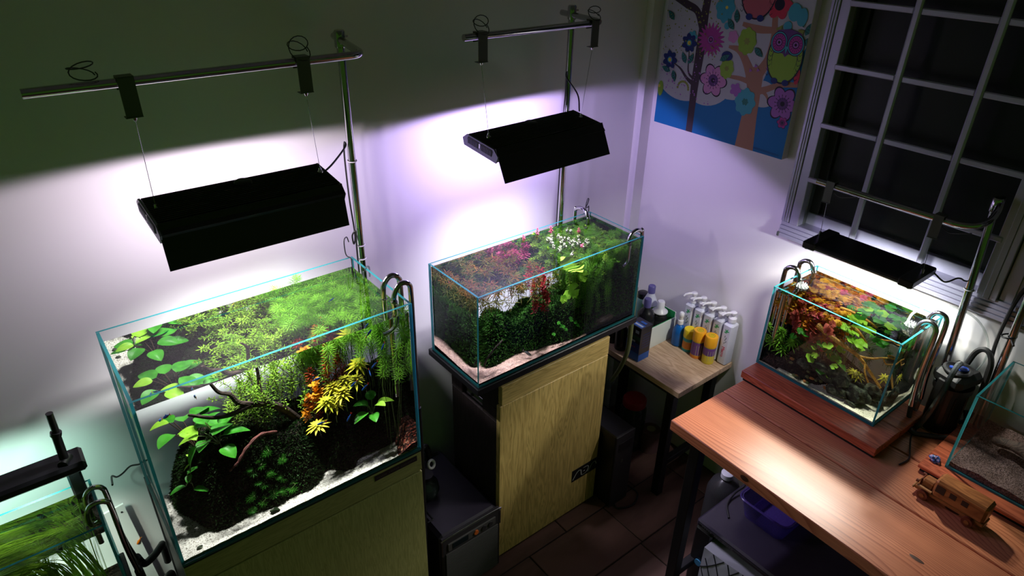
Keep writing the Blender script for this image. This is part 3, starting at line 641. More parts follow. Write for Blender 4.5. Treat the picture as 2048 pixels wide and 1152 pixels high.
pr = mk(lambda r: leafy_stem(.12, r, L=.012, W=.0045, step=.006, nl=3, wob=.012, up=.4), 4, 'green_stem_plant', ['leaf_rotala', 'stem_green'])
sp = []
for i in range(60):
    x = rr.uniform(-.70, -.38); y = rr.uniform(-.33, -.13); z = .93; sp.append((x, y, z, (1.05-z)/.122*rr.uniform(.85, 1.03), rr.uniform(0, 6.28)))
place(pr, sp, 'green leafy stem-top of the long tank', 'water plant', 'green leafy stems in the long tank', sc=(.9, 1.1))
pr = mk(lambda r: leafy_stem(.020, r, L=.0075, W=.004, step=.004, nl=4, wob=.002, up=.5, start=.0), 3, 'emersed_sprig', ['leaf_white', 'stem_green'])
place(pr, [(rr.uniform(-.63, -.50), rr.uniform(-.30, -.16), 1.040, 1) for i in range(30)], 'pale whitish sprig floating at the surface of the long tank', 'water plant', 'whitish sprigs on the surface')
pr = mk(lambda r: leafy_stem(.028, r, L=.008, W=.0035, step=.004, nl=3, wob=.002, up=.6, start=.0), 2, 'emersed_pink_sprig', ['leaf_pink', 'stem_brown'])
place(pr, [(-.600, -.125, 1.042, 1), (-.555, -.14, 1.042, 1), (-.66, -.13, 1.04, .8), (-.48, -.19, 1.04, .7), (-.545, -.275, 1.04, .6)], 'small pink sprig standing out of the water of the long tank', 'water plant', 'pink sprigs above the surface')
def rounds(label, base, lv, nm='round_leaf_plant', seed=2):
    t = thing(nm, label, 'water plant', base); rr = random.Random(seed)
    for (x, y, z, r, rx, ry, mt) in lv:
        T = Tm(x, y, z, rr.uniform(0, 6.28)) if rx is None else M.Translation((x, y, z)) @ M.Rotation(ry, 4, 'Y') @ M.Rotation(rx, 4, 'X') @ M.Rotation(rr.uniform(0, 6.28), 4, 'Z')
        lf = round_leaf(r, rr); lf.v = [tuple(T @ V(v)) for v in lf.v]; lf.build('leaf', mt, t, fix=False)
        b = V(base); e = V((x, y, z)); s = MB(); s.tube(smooth_path([b, (b+e)/2+V((.004, .004, .004)), e], 3), .0007, 5); s.build('leaf_stalk', 'stem_green', t)
    caust(t); return t
leafy('leaf_lime', (.26, .62, .03), (.42, .82, .07), .4)
rounds('pale green plant of large round leaves climbing the front glass of the long tank', (-.66, -.29, .87),
       [(-.645, -.335, 1.038, .038, .25, 0, 'leaf_lime'), (-.60, -.335, .990, .022, .9, .1, 'leaf_lime'), (-.635, -.335, .953, .025, 1.0, .3, 'leaf_lime'), (-.655, -.33, .942, .017, .8, -.3, 'leaf_lime'), (-.675, -.335, .935, .014, 1.1, 0, 'leaf_lime'),
        (-.665, -.32, .925, .015, .5, .4, 'leaf_lime'), (-.625, -.33, .925, .010, .5, 0, 'leaf_lime')])
rounds('little round-leaved plant at the foot of the dark mound in the long tank', (-.68, -.30, .80),
       [(-.70+.012*i+.004*(i % 2), -.322-.004*(i % 3), .815+.012*((i*7) % 4), .0075, .6, .2, 'leaf_broad') for i in range(9)], seed=5)
o = MB().tube(smooth_path([(-.955, -.30, .80), (-.95, -.315, .83), (-.92, -.315, .855), (-.89, -.30, .862)]), .0032, 8).build('dark_twig', 'driftwood'); tag(o, 'thin dark twig arching over the pinkish sand', 'driftwood'); caust(o)
fish('slim dark fish resting on the pinkish sand', (-.805, -.325, .790), 2.2, -.5, .035, mats=('fish_grey', 'fish_grey'))

# ------------------------------------------------------------------ small tank with orange leaves (front towards -x)
X0, X1, Y0, Y1 = -.2781, -.0693, -1.1317, -.7829; zb = .7898
IT = AT3
def sand3(x, y): return .794+.05*ss(-.26, -.10, x)*ss(-1.10, -.95, y)+.0012*nb(x, y, 60)
def soil3(x, y):
    edge = -.262+.12*ss(-.93, -1.06, y)+.10*ss(-1.06, -1.13, y)
    return .790+(.028+.085*ss(-1.05, -.80, y)*.5)*ss(edge, edge+.04, x)+.02*ss(-.26, -.12, x)*ss(-1.1, -.9, y)*1.2+.012*ss(-.88, -.80, y)
o = heightfield(X0, X1, Y0, Y1, 36, 50, sand3, zb, IT).build('sand', 'sand_cream'); tag(o, 'pale cream sand path in the small tank', 'sand', kind='stuff'); caust(o)
m3 = lambda x, y: soil3(x, y) > sand3(x, y)+.002
o = heightfield(X0+.0005, X1-.001, Y0+.001, Y1-.0005, 50, 80, lambda x, y: soil3(x, y) if m3(x, y) else sand3(x, y)-.004, zb+.0002, IT).build('soil', 'aqua_soil'); tag(o, 'dark soil slope under the plants of the small tank', 'soil', kind='stuff'); caust(o)
rr = random.Random(31); k = 0
for (x, y, z, a, b_, c, lab, mt) in [(-.222, -.975, .848, .036, .060, .030, 'largest grey-green stone in the middle of the small tank', 'rock'), (-.218, -1.050, .824, .030, .042, .028, 'dark rounded stone beside the pale sand of the small tank', 'rock'),
        (-.240, -1.012, .814, .020, .032, .020, 'middle-sized dark stone lying before the largest stone of the small tank', 'rock'), (-.252, -1.058, .802, .008, .016, .005, 'small flat stone lying on the pale sand of the small tank', 'rock'),
        (-.16, -1.08, .82, .03, .03, .025, 'dark stone tucked behind the rounded stone in the small tank', 'rock'), (-.235, -.905, .838, .018, .026, .014, 'mossy olive stone below the round leaves of the small tank', 'rock')]:
    o = rock_mesh(a, b_, c, 3+k*2.2).build('aquarium_stone', mt); k += 1; o.location = IT @ V((x, y, z)); tag(o, lab, 'stone'); caust(o)
plain('gravel_orange', (.55, .22, .04), .7); plain('gravel_olive', (.16, .18, .05), .8)
for i in range(26):
    y = rr.uniform(-1.0, -.86); x = -.258+rr.uniform(-.012, .02)+.03*(y < -.95); o = rock_mesh(.006, .007, .005, i*1.7, sub=1).build('small_pebble', rr.choice(['gravel_orange', 'gravel_olive', 'gravel_olive', 'rock']))
    o.location = IT @ V((x, y, max(soil3(x, y), sand3(x, y))+.002)); tag(o, 'small pebble along the edge of the sand path in the small tank', 'stone', 'pebbles along the sand path'); caust(o)
pr = mk(lambda r: leafy_stem(.13, r, L=.017, W=.014, step=.008, nl=4, wob=.012, up=.35, bend=.9, tipmi=2), 4, 'orange_stem_plant', ['leaf_orange', 'stem_brown', 'leaf_amber'])
sp = []
for i in range(44):
    y = rr.uniform(-.965, -.80); x = rr.uniform(-.215, -.085)+.0; 
    if x < -.19 and y > -.84: continue
    z = .885; q = IT @ V((x, y, z)); sp.append((q.x, q.y, q.z, (1.022-z)/.135*rr.uniform(.75, .98), rr.uniform(0, 6.28)))
place(pr, sp, 'ruffled orange-leaved stem of the small tank', 'water plant', 'orange stems in the small tank', sc=(.8, 1.05))
pr = mk(lambda r: leafy_stem(.11, r, L=.015, W=.012, step=.0075, nl=4, wob=.012, up=.35, bend=.9), 3, 'crimson_stem_plant', ['leaf_brown_red', 'stem_brown'])
place(pr, [(*(IT @ V((rr.uniform(-.235, -.10), rr.uniform(-.95, -.83), .86))), rr.uniform(1.0, 1.3)) for i in range(16)], 'dark red-leaved stem plant among the orange leaves of the small tank', 'water plant', 'dark red stems in the small tank')
pr = mk(lambda r: leafy_stem(.03, r, L=.013, W=.008, step=.005, nl=4, wob=.003, up=.6, start=0), 1, 'pink_sprig', ['leaf_pink', 'stem_brown'])
place(pr, [(*(IT @ V((-.205, -.895, .965))), 1), (*(IT @ V((-.10, -.89, .985))), 1), (*(IT @ V((-.085, -.94, .985))), 1)], 'bright pink sprig among the orange leaves of the small tank', 'water plant', 'pink sprigs in the small tank')
def rl(n, xr, yr, zr, r, mts): return [(*(IT @ V((rr.uniform(*xr), rr.uniform(*yr), rr.uniform(*zr)))), rr.uniform(*r), rr.uniform(-.2, .6), rr.uniform(-.9, .2), rr.choice(mts)) for i in range(n)]
rounds('patch of bright round green leaves below the orange plants of the small tank', tuple(IT @ V((-.215, -.94, .845))), rl(38, (-.264, -.18), (-1.0, -.83), (.845, .93), (.009, .016), ['leaf_lime', 'leaf_broad', 'leaf_broad']), seed=8)
rounds('bright round green leaves spread under the water surface of the small tank', tuple(IT @ V((-.15, -1.0, .90))), rl(24, (-.21, -.09), (-1.075, -.945), (.96, 1.022), (.011, .019), ['leaf_lime', 'leaf_broad']), seed=9)
rounds('round green leaves beside the pale wall opening of the small tank', tuple(IT @ V((-.21, -1.0, .88))), rl(7, (-.24, -.19), (-1.035, -.97), (.955, 1.0), (.012, .017), ['leaf_lime', 'leaf_lime']), seed=10)
t = thing('branch_wood', 'golden brown branch wood running across the small tank', 'driftwood', tuple(IT @ V((-.21, -1.0, .9))))
def br(nm, pts, rs): o = MB().tube([IT @ q for q in smooth_path(pts)], rs, 8).build(nm, 'gold_branch', t); return o
br('branch', [(-.22, -.905, .965), (-.225, -.94, .955), (-.225, -.985, .945), (-.215, -1.03, .93), (-.205, -1.065, .90), (-.20, -1.105, .865)], [.0085-.00012*i for i in range(41)])
br('twig', [(-.215, -1.03, .93), (-.20, -1.06, .935), (-.195, -1.085, .95), (-.19, -1.10, .955)], [.004-.0001*i for i in range(25)]); br('twig', [(-.195, -1.085, .95), (-.19, -1.095, .935), (-.185, -1.11, .94)], .002); br('twig', [(-.21, -1.05, .92), (-.22, -1.06, .895), (-.215, -1.075, .87)], .0025)
br('branch', [(-.19, -.93, 1.0), (-.185, -.96, 1.0), (-.18, -1.0, .985), (-.175, -1.03, .96)], [.006-.0001*i for i in range(25)])
caust(t)
pr = mk(lambda r: rosette(.012, r, L=.032, W=.0042, tiers=4, nl=9), 2, 'grassy_rosette', ['leaf_fern_green', 'stem_green'])
place(pr, [(*(IT @ V((x, y, z))), 1) for x, y, z in ((-.245, -.815, .865), (-.25, -.84, .845), (-.235, -.82, .89), (-.24, -.85, .87), (-.225, -.80, .88), (-.25, -.80, .85), (-.22, -.86, .88))], 'fine green grass-like tuft at the end of the small tank near the pipes', 'water plant', 'grass-like tufts in the small tank')
pr = mk(lambda r: rosette(.012, r, L=.024, W=.004, tiers=3, nl=7), 2, 'yellow_fern', ['leaf_yellow', 'stem_green'])
place(pr, [(*(IT @ V((x, y, z))), 1) for x, y, z in ((-.215, -1.045, .865), (-.19, -1.03, .86), (-.22, -.95, .90), (-.18, -1.10, .88))], 'small yellow-green fern between the stones of the small tank', 'water plant', 'yellow-green ferns in the small tank')
pr = mk(lambda r: feathery(.05, r, L=.012, step=.006, nl=6), 2, 'bushy_green_plant', ['leaf_dark', 'stem_green'])
place(pr, [(*(IT @ V((rr.uniform(-.16, -.085), rr.uniform(-1.12, -.80), rr.uniform(.84, .90)))), rr.uniform(1, 1.5)) for i in range(34)], 'dark bushy plant along the back of the small tank', 'water plant', 'dark bushy plants in the small tank')

# ------------------------------------------------------------------ dry sand and wood of the empty tank
o = heightfield(-.2625, -.0455, -1.6665, -1.3175, 30, 40, lambda x, y: .79+.006*nb(x, y, 25)+.02*ss(-.16, -.05, x), .7756).build('sand', 'sand_dark'); tag(o, 'dry brown sand in the empty tank', 'sand', kind='stuff')
t = thing('driftwood', 'dry dark driftwood lying in the empty tank', 'driftwood', (-.14, -1.5, .80))
for k, (pts, r0) in enumerate([([(-.13, -1.36, .815), (-.145, -1.42, .835), (-.16, -1.48, .83), (-.165, -1.56, .835), (-.18, -1.63, .82)], .017), ([(-.15, -1.44, .83), (-.20, -1.47, .815), (-.235, -1.52, .812)], .011), ([(-.16, -1.48, .835), (-.12, -1.52, .85), (-.09, -1.58, .84)], .012)]):
    p = smooth_path(pts); MB().tube(p, [r0*(.6+.5*sin(pi*i/len(p)))*(1+.25*nb(i*.1, k, 3)) for i in range(len(p))], 9).build('branch', 'driftwood', t)
# ------------------------------------------------------------------ grass tank
X0, X1, Y0, Y1 = -2.5294, -1.9406, -.346, -.1976; zb = .6056
o = heightfield(X0, X1, Y0, Y1, 30, 12, lambda x, y: .64+.004*nb(x, y, 30), zb).build('soil', 'aqua_soil'); tag(o, 'dark soil in the grass tank', 'soil', kind='stuff'); caust(o)
def grass_tuft(r):
    mb = MB()
    for k in range(9):
        a = r.uniform(-.35, .35); L = r.uniform(.16, .34); h = .182*r.uniform(.9, 1.0); W = r.uniform(.0022, .0042)
        x0, y0 = r.uniform(-.012, .012), r.uniform(-.012, .012); pts = [V((x0, y0, 0)), V((x0+.02*cos(a), y0+.02*sin(a)*.4, h*.55)), V((x0+.05*cos(a), y0+.03*sin(a), h*.9)), V((x0+L*.55*cos(a), y0+.10*L*sin(a), h)), V((x0+L*cos(a), y0+.25*L*sin(a), h*r.uniform(.93, 1.0)))]
        p = smooth_path(pts, 4); n = len(p); vs = []
        for i, q in enumerate(p):
            t_ = (p[min(i+1, n-1)]-p[max(i-1, 0)]).normalized(); s = t_.cross(V((0, .35, 1))).normalized()*W*.5*(1 if i < n*.7 else max(.1, (n-1-i)/(n*.3))); vs += [q-s, q+s]
        mb.add(vs, [(2*i, 2*i+1, 2*i+3, 2*i+2) for i in range(n-1)], 0, True)
    return mb
pr = mk(grass_tuft, 8, 'ribbon_grass', ['leaf_grass'])
rr = random.Random(5); sp = []
for i in range(170):
    x = rr.uniform(-2.50, -1.965); y = rr.uniform(-.325, -.215); flip = rr.random() < (.6 if x > -2.2 else .3)
    sp.append((x, y, .638, 1, (pi if flip else 0)+rr.uniform(-.16, .16)))
for o in place(pr, sp, 'ribbon grass tuft of the low tank', 'water plant', 'ribbon grass in the low tank', sc=(.55, .7)):
    back = cos(o.rotation_euler.z) < 0; room = (o.location.x+2.52) if back else (-1.948-o.location.x)
    o.rotation_euler.x = o.rotation_euler.y = 0; o.scale = (max(.12, min(.85, room/.35)), .42, rr.uniform(.93, 1.0))
# ------------------------------------------------------------------ floor tiles
wood('floor_tile', (.07, .035, .032), (.17, .085, .075), 0, 5, 3, .55, rings=.4, bmp=.1); plain('grout', (.012, .010, .010), .9)
fl = struct(MB().box(XL, .12, YF, .12, -.06, -.004).build('floor', 'grout'))
tile = None; row = 0; y = -.0295
while y > YF:
    off = [-.49, -.305, -.12][row % 3]; x = off-.36*10
    while x < 0:
        x0, x1, y1, y0 = max(x, XL)+.002, min(x+.36, 0)-.002, y-.002, max(y-.1975, YF)+.002
        if x1-x0 > .02 and x1 > XL+.05:
            o = MB().bbox(x0, x1, y0, y1, -.02, 0, .002).build('tile', 'floor_tile'); attach(o, fl)
        x += .36
    y -= .1975; row += 1
# ------------------------------------------------------------------ window in the right-hand wall
plain('aluminium', (.44, .42, .56), .38, .35, nz=.05, nscale=60); plain('aluminium_dark', (.10, .11, .11), .5, .3); plain('seal', (.006, .006, .008), .6)
m, nt, b, o = nodes('night_glass'); b.inputs['Base Color'].default_value = (.007, .008, .011, 1); b.inputs['Roughness'].default_value = .38; b.inputs['Specular IOR Level'].default_value = .3; bump(nt, noise(nt, coord(nt), 500, 2), b, .2, .001)
def sw(name, *boxes, mat='aluminium', parent=None, r=.0015):
    mb = MB()
    for b in boxes: mb.bbox(*b, r)
    return mb.build(name, mat, parent)
win = struct(sw('window_1', (-.030, .05, WY1-.0225, WY1+.002, 1.125, WZ1), (-.030, .05, WY0-.002, WY0+.025, 1.125, WZ1), (-.030, .05, WY0, WY1, WZ1-.03, WZ1)))
for i, y in enumerate((WY1-.0075, WY1-.0150)): attach(sw('frame_ridge', (-.0325, -.030, y-.0012, y+.0012, 1.125, WZ1)), win)
for i, (z, d) in enumerate([(1.0745, .034), (1.087, .032), (1.0995, .030), (1.1115, .026)]):   # stepped sill track
    attach(sw('sill_track', (-d, .05, WY0-.002, WY1+.002, z, z+.0115)), win)
attach(sw('end_plug', (-.036, .0, WY1-.004, WY1+.004, 1.0735, 1.0885), mat='aluminium_dark'), win)
attach(sw('frame_gap', (-.024, .05, WY1-.0255, WY1-.0215, 1.125, WZ1), mat='seal'), win)
def sash(name, ya, yb, label=None, xf=-.028, bars=()):
    s = sw(name, (xf, xf+.03, ya, ya+.020, 1.122, WZ1-.03), (xf, xf+.03, yb-.028, yb, 1.122, WZ1-.03)); s['kind'] = 'structure'
    attach(sw('bottom_rail', (xf+.045, xf+.075, ya+.018, yb-.026, 1.122, 1.160)), s); attach(sw('top_rail', (xf+.04, xf+.07, ya+.018, yb-.026, WZ1-.07, WZ1-.03)), s)
    attach(sw('side_lining', (xf+.03, xf+.09, yb-.030, yb-.022, 1.122, WZ1-.03), (xf+.03, xf+.09, ya+.012, ya+.020, 1.122, WZ1-.03), mat='aluminium_dark'), s)
    attach(sw('pane', (xf+.062, xf+.066, ya+.018, yb-.03, 1.155, WZ1-.06), mat='night_glass'), s)
    attach(sw('inner_stile', (xf+.05, xf+.062, yb-.058, yb-.03, 1.150, WZ1-.06), mat='seal'), s)
    return s
sA = sash('window_2', -1.1965, -.6455+.001); sB = sash('window_3', -1.80, -1.252, xf=-.016)
def bars(win_, ya, yb, ys, zs):
    for y in ys: attach(MB().bbox(-.034, -.022, y-.009, y+.009, 1.135, WZ1-.02, .004).build('grille_bar', 'aluminium'), win_)
    yy = [yb]+list(ys)+[ya]
    for z in zs:
        for a, b in zip(yy, yy[1:]):
            hi = a-(.009 if a != yb else 0); lo = b+(.009 if b != ya else 0)
            attach(MB().bbox(-.031, -.023, lo, hi, z-.0075, z+.0075, .0025).build('grille_crossbar', 'aluminium'), win_)
ZS = (1.2745, 1.436, 1.596, 1.757, 1.918)
bars(sA, -1.188, -.668, (-.840, -1.030), ZS); bars(sB, -1.80, -1.27, (-1.44, -1.62), ZS)
st = sw('trim_1', (-.030, .03, -1.2245, -1.1935, 1.118, WZ1-.03)); struct(st); attach(sw('stile_groove', (-.0315, -.03, -1.2095, -1.2075, 1.118, WZ1-.03), mat='aluminium_dark'), st)
st = sw('trim_2', (-.020, .03, -1.257, -1.2265, 1.112, WZ1-.03)); struct(st)
struct(sw('night_backing', (.09, .115, WY0, WY1, WZ0, WZ1), mat='seal'))  # black sheet added behind the panes, standing in for the dark outside
# ------------------------------------------------------------------ painting (owls in trees) on the window wall
for n_, c in dict(pt_blue=(.0, .16, .42), pt_white=(.50, .50, .54), pt_brown=(.055, .035, .05), pt_tan=(.40, .20, .13), pt_magenta=(.42, .05, .30), pt_pink=(.62, .26, .52), pt_lime=(.27, .45, .04), pt_aqua=(.06, .38, .48), pt_purple=(.13, .05, .20), pt_red=(.62, .04, .08),
                  pt_navy=(.012, .03, .16), pt_rose=(.48, .07, .11), pt_green=(.02, .18, .16), pt_yellow=(.75, .62, .08), pt_line=(.015, .012, .025), pt_violet=(.38, .14, .48), pt_salmon=(.50, .12, .14), pt_olive=(.25, .28, .05), canvas=(.62, .62, .56)).items(): plain(n_, c, .6, spec=.3)
PM = ['pt_blue', 'pt_white', 'pt_brown', 'pt_tan', 'pt_magenta', 'pt_pink', 'pt_lime', 'pt_aqua', 'pt_purple', 'pt_red', 'pt_navy', 'pt_rose', 'pt_green', 'pt_yellow', 'pt_line', 'pt_violet', 'pt_salmon', 'pt_olive']
PY0, PY1, PZ0, PZ1 = -.577, -.071, 1.307, 2.10
pa = thing('canvas_painting', 'canvas painting of owls and flowers in trees on a blue ground', 'painting', (-.01, (PY0+PY1)/2, PZ0))
MB().bbox(-.030, -.001, PY0, PY1, PZ0, PZ1, .002).build('stretched_canvas', 'canvas', pa)
pm = MB(); lay = [0]
def PP(u, v): return V((-.0303-.00001*lay[0], PY1-u, PZ0+v))      # u from the corner side rightwards, v up, in metres
def poly(mt, pts): lay[0] += 1; pm.add([PP(*p) for p in pts][::1], [tuple(range(len(pts)))], PM.index('pt_'+mt))
def fan(mt, c, pts): lay[0] += 1; n = len(pts); pm.add([PP(*c)]+[PP(*p) for p in pts], [(0, 1+i, 1+(i+1) % n) for i in range(n)], PM.index('pt_'+mt))
def disc(mt, c, r, n=24, sy=1, ph=0, lob=0, lk=6): fan(mt, c, [(c[0]+r*(1+lob*(2.2*abs(cos(lk*a/2))-1.2))*cos(a+ph), c[1]+r*sy*(1+lob*(2.2*abs(cos(lk*a/2))-1.2))*sin(a+ph)) for a in [2*pi*i/(n) for i in range(n)]])
def strip(mt, pts, ws):
    ps = smooth_path([(u, v, 0) for u, v in pts], 5); n = len(ps); L_, R_ = [], []
    for i, p in enumerate(ps):
        t = (ps[min(i+1, n-1)]-ps[max(i-1, 0)]).normalized(); w_ = np.interp(i/(n-1), [k/(len(ws)-1) for k in range(len(ws))], ws)/2; L_.append((p.x-t.y*w_, p.y+t.x*w_)); R_.append((p.x+t.y*w_, p.y-t.x*w_))
    lay[0] += 1; pm.add([PP(*q) for k in range(n) for q in (L_[k], R_[k])], [(2*i, 2*i+1, 2*i+3, 2*i+2) for i in range(n-1)], PM.index('pt_'+mt))
def flower(c, r, a, b, mid='line', k=6):
    disc('line', c, r*1.05, 48, lob=.16, lk=k); disc(a, c, r*.96, 48, lob=.16, lk=k); disc(b, c, r*.42, 24); 
    for i in range(14):
        an = 2*pi*i/14; strip('line', [(c[0]+r*.3*cos(an), c[1]+r*.3*sin(an)), (c[0]+r*.45*cos(an), c[1]+r*.45*sin(an)), (c[0]+r*.62*cos(an), c[1]+r*.62*sin(an))], [.0012, .001, .0025])
    disc(mid, c, r*.17, 12)
def daisy(c, r, a, n=20):
    disc('line', c, r*.55, 20)
    for i in range(n):
        an = 2*pi*i/n; strip(a, [(c[0]+r*.2*cos(an), c[1]+r*.2*sin(an)), (c[0]+r*.6*cos(an), c[1]+r*.6*sin(an)), (c[0]+r*cos(an), c[1]+r*sin(an))], [.002, r*.25, .003])
    disc('violet', c, r*.22); disc('line', c, r*.14, 14); disc(a, c, r*.09, 12)
def leaf2(c, an, L, mt='green'):
    p = [(c[0]+L*t*cos(an), c[1]+L*t*sin(an)) for t in (0, .25, .5, .75, 1)]; strip('line', p, [.001, L*.42, L*.5, L*.34, .001]); strip(mt, p, [.001, L*.34, L*.42, L*.27, .001])
    for t in (.25, .45, .65): q = (c[0]+L*t*cos(an), c[1]+L*t*sin(an)); strip('line', [(q[0]-L*.14*sin(an), q[1]+L*.14*cos(an)), q, (q[0]+L*.14*sin(an), q[1]-L*.14*cos(an))], [.001, .0014, .001])
def owl(c, s, belly, face, eye, tuft, brow):
    disc(tuft, (c[0]-.30*s, c[1]+.62*s), .10*s, 3, 1.6, .9); disc(tuft, (c[0]+.30*s, c[1]+.62*s), .10*s, 3, 1.6, .5)
    disc('line', (c[0], c[1]), .50*s, 40, 1.34); disc(belly, (c[0], c[1]), .47*s, 40, 1.34)
    disc('line', (c[0], c[1]-.02*s), .36*s, 30, 1.45); disc(belly, (c[0], c[1]-.05*s), .345*s, 30, 1.5)
    for q in (-1, 1):
        for k in range(7): strip('line', [(c[0]+q*.46*s, c[1]+(.25-.12*k)*s), (c[0]+q*.40*s, c[1]+(.20-.12*k)*s), (c[0]+q*.36*s, c[1]+(.26-.12*k)*s)], [.001, .0016, .001])
    poly(face, [(c[0]-.47*s, c[1]+.40*s), (c[0]-.32*s, c[1]+.62*s), (c[0], c[1]+.68*s), (c[0]+.32*s, c[1]+.62*s), (c[0]+.47*s, c[1]+.40*s), (c[0]+.34*s, c[1]+.06*s), (c[0]+.08*s, c[1]+.08*s), (c[0], c[1]-.0*s), (c[0]-.08*s, c[1]+.08*s), (c[0]-.34*s, c[1]+.06*s)])
    for q in (-1, 1):
        e = (c[0]+q*.235*s, c[1]+.33*s)
        disc('line', e, .235*s, 28, 1.15); disc('aqua', e, .22*s, 28, 1.15); disc('line', e, .195*s, 28, 1.15); disc(eye, e, .18*s, 28, 1.15)
        for i in range(16): an = 2*pi*i/16; strip('line', [(e[0]+.10*s*cos(an), e[1]+.12*s*sin(an)), (e[0]+.13*s*cos(an), e[1]+.15*s*sin(an)), (e[0]+.16*s*cos(an), e[1]+.18*s*sin(an))], [.0008, .001, .0014])
        disc('line', e, .095*s, 18); disc('violet', e, .075*s, 18); disc('line', e, .035*s, 14)
    poly(brow, [(c[0]-.05*s, c[1]+.26*s), (c[0]+.05*s, c[1]+.26*s), (c[0], c[1]+.08*s)])
    for q in (-1, 1): disc('navy', (c[0]+q*.16*s, c[1]-.62*s), .10*s, 10, .8)
W_, H_ = PY1-PY0, PZ1-PZ0
poly('blue', [(0, 0), (W_, 0), (W_, H_), (0, H_)])
disc('white', (.100, .24), .145, 48, 1.0); disc('white', (.19, .21), .112, 40); disc('white', (.28, .255), .12, 40, 1.0); disc('white', (.395, .175), .052, 30, .75); disc('white', (.07, .42), .15, 40); disc('white', (.30, .46), .18, 40); disc('white', (.45, .40), .10, 30); disc('white', (.33, .27), .07, 30)
pmask = random.Random(4); L0 = lay[0]
for i in range(420):     # lace pattern on the pale discs
    u, v = pmask.uniform(.004, .23), pmask.uniform(.10, .60)
    if (u-.100)**2+(v-.24)**2 < .0196 or (u-.19)**2+(v-.21)**2 < .0115 or v > .34: disc('olive' if v > .24 else 'violet', (u, v), pmask.uniform(.0012, .0030), 6)
lay[0] = L0+3
for k in range(11): an = pi*k/10; disc('olive', (.105+.022*cos(an), .135+.022*sin(an)), .0045, 6)
strip('brown', [(.154, 0), (.152, .09), (.150, .162), (.152, .26), (.150, .385), (.158, .5), (.15, .78)], [.026, .026, .030, .034, .028, .024, .012])
strip('brown', [(.148, .155), (.115, .170), (.085, .195), (.055, .208)], [.018, .010, .007, .003]); strip('brown', [(.146, .17), (.118, .19), (.112, .235), (.108, .262)], [.010, .006, .004, .003])
strip('brown', [(.148, .33), (.12, .375), (.08, .39), (.03, .405), (.004, .41)], [.026, .022, .024, .016, .012])
strip('tan', [(.371, .0), (.369, .10), (.368, .177), (.360, .22), (.350, .245)], [.066, .052, .046, .060, .03])
strip('tan', [(.352, .215), (.325, .255), (.295, .285), (.255, .290)], [.036, .026, .022, .008]); strip('tan', [(.365, .215), (.395, .275), (.40, .34), (.392, .40), (.40, .50)], [.036, .024, .020, .018, .012])
strip('tan', [(.352, .200), (.32, .205), (.29, .205), (.262, .203)], [.016, .014, .012, .006]); strip('tan', [(.372, .175), (.41, .192), (.45, .212), (.506, .222)], [.022, .018, .016, .014]); strip('tan', [(.385, .185), (.41, .176), (.425, .155)], [.012, .010, .004])
strip('tan', [(.39, .355), (.345, .352), (.29, .36)], [.018, .022, .012])
daisy((.186, .300), .050, 'magenta'); flower((.218, .182), .044, 'pink', 'purple'); flower((.470, .161), .043, 'violet', 'purple'); flower((.482, .108), .015, 'magenta', 'purple')
disc('lime', (.315, .314), .030, 40, 1.25, lob=.08, lk=8); disc('olive', (.315, .314), .010, 12, lob=.2); disc('lime', (.261, .226), .024, 40, 1.25, lob=.08, lk=8); disc('olive', (.261, .226), .008, 12, lob=.2)
disc('aqua', (.346, .141), .034, 40, 1.15, lob=.1, lk=8); disc('green', (.346, .141), .010, 16, lob=.2); disc('aqua', (.221, .398), .032, 40, 1.3, lob=.1, lk=8); disc('yellow', (.226, .398), .005, 10)
disc('violet', (.305, .170), .018, 24, lob=.2, lk=5); disc('pink', (.265, .320), .017, 24, lob=.12, lk=5); disc('navy', (.255, .262), .020, 20, .7); disc('aqua', (.237, .347), .010, 16); disc('lime', (.0125, .118), .0115, 20, 2.2); disc('yellow', (.006, .125), .005, 12)
disc('aqua', (.116, .300), .016, 20, lob=.2, lk=5)
for c in ((.106, .279), (.037, .216)): disc('navy', c, .026, 40, lob=.18, lk=7); disc('aqua', c, .010, 14); disc('yellow', c, .0065, 14)
for c, an in (((.103, .215), 2.1), ((.112, .215), 1.1), ((.045, .180), 2.9), ((.055, .185), -1.2), ((.035, .34), 2.4), ((.262, .34), 2.3), ((.27, .36), 1.8), ((.232, .245), .6), ((.345, .30), -.6), ((.495, .355), 1.2), ((.492, .33), .6), ((.485, .375), 2.0)): leaf2(c, an, .038, 'green')
for c in ((.37, .24), (.345, .235), (.40, .25), (.36, .25)): disc('violet', c, .005, 6, lob=.3, lk=3)
disc('red', (.399, .425), .036, 40, lob=.16, lk=6); disc('line', (.399, .425), .016, 20); disc('red', (.497, .244), .0085, 16, 2.6); disc('aqua', (.45, .41), .020, 24, 1.2); disc('aqua', (.475, .40), .016, 24, 1.5); disc('aqua', (.437, .372), .013, 20)
owl((.327, .455), .118, 'salmon', 'line', 'rose', 'navy', 'aqua'); owl((.4475, .290), .112, 'lime', 'purple', 'magenta', 'olive', 'aqua'); owl((.065, .50), .11, 'rose', 'line', 'magenta', 'rose', 'aqua')
for k in range(2): strip('line', [(.405, .012+.0035*k), (.45, .0105+.0035*k), (.495, .009+.0035*k)], [.0007, .0007, .0007])
# keep the print inside the canvas
pm.v = [(x, min(PY1-.0008, max(PY0+.0008, y)), min(PZ1-.001, max(PZ0+.0008, z))) for x, y, z in pm.v]
pr_ = pm.build('painted_picture', PM, pa, fix=False); pr_['kind'] = 'stuff'

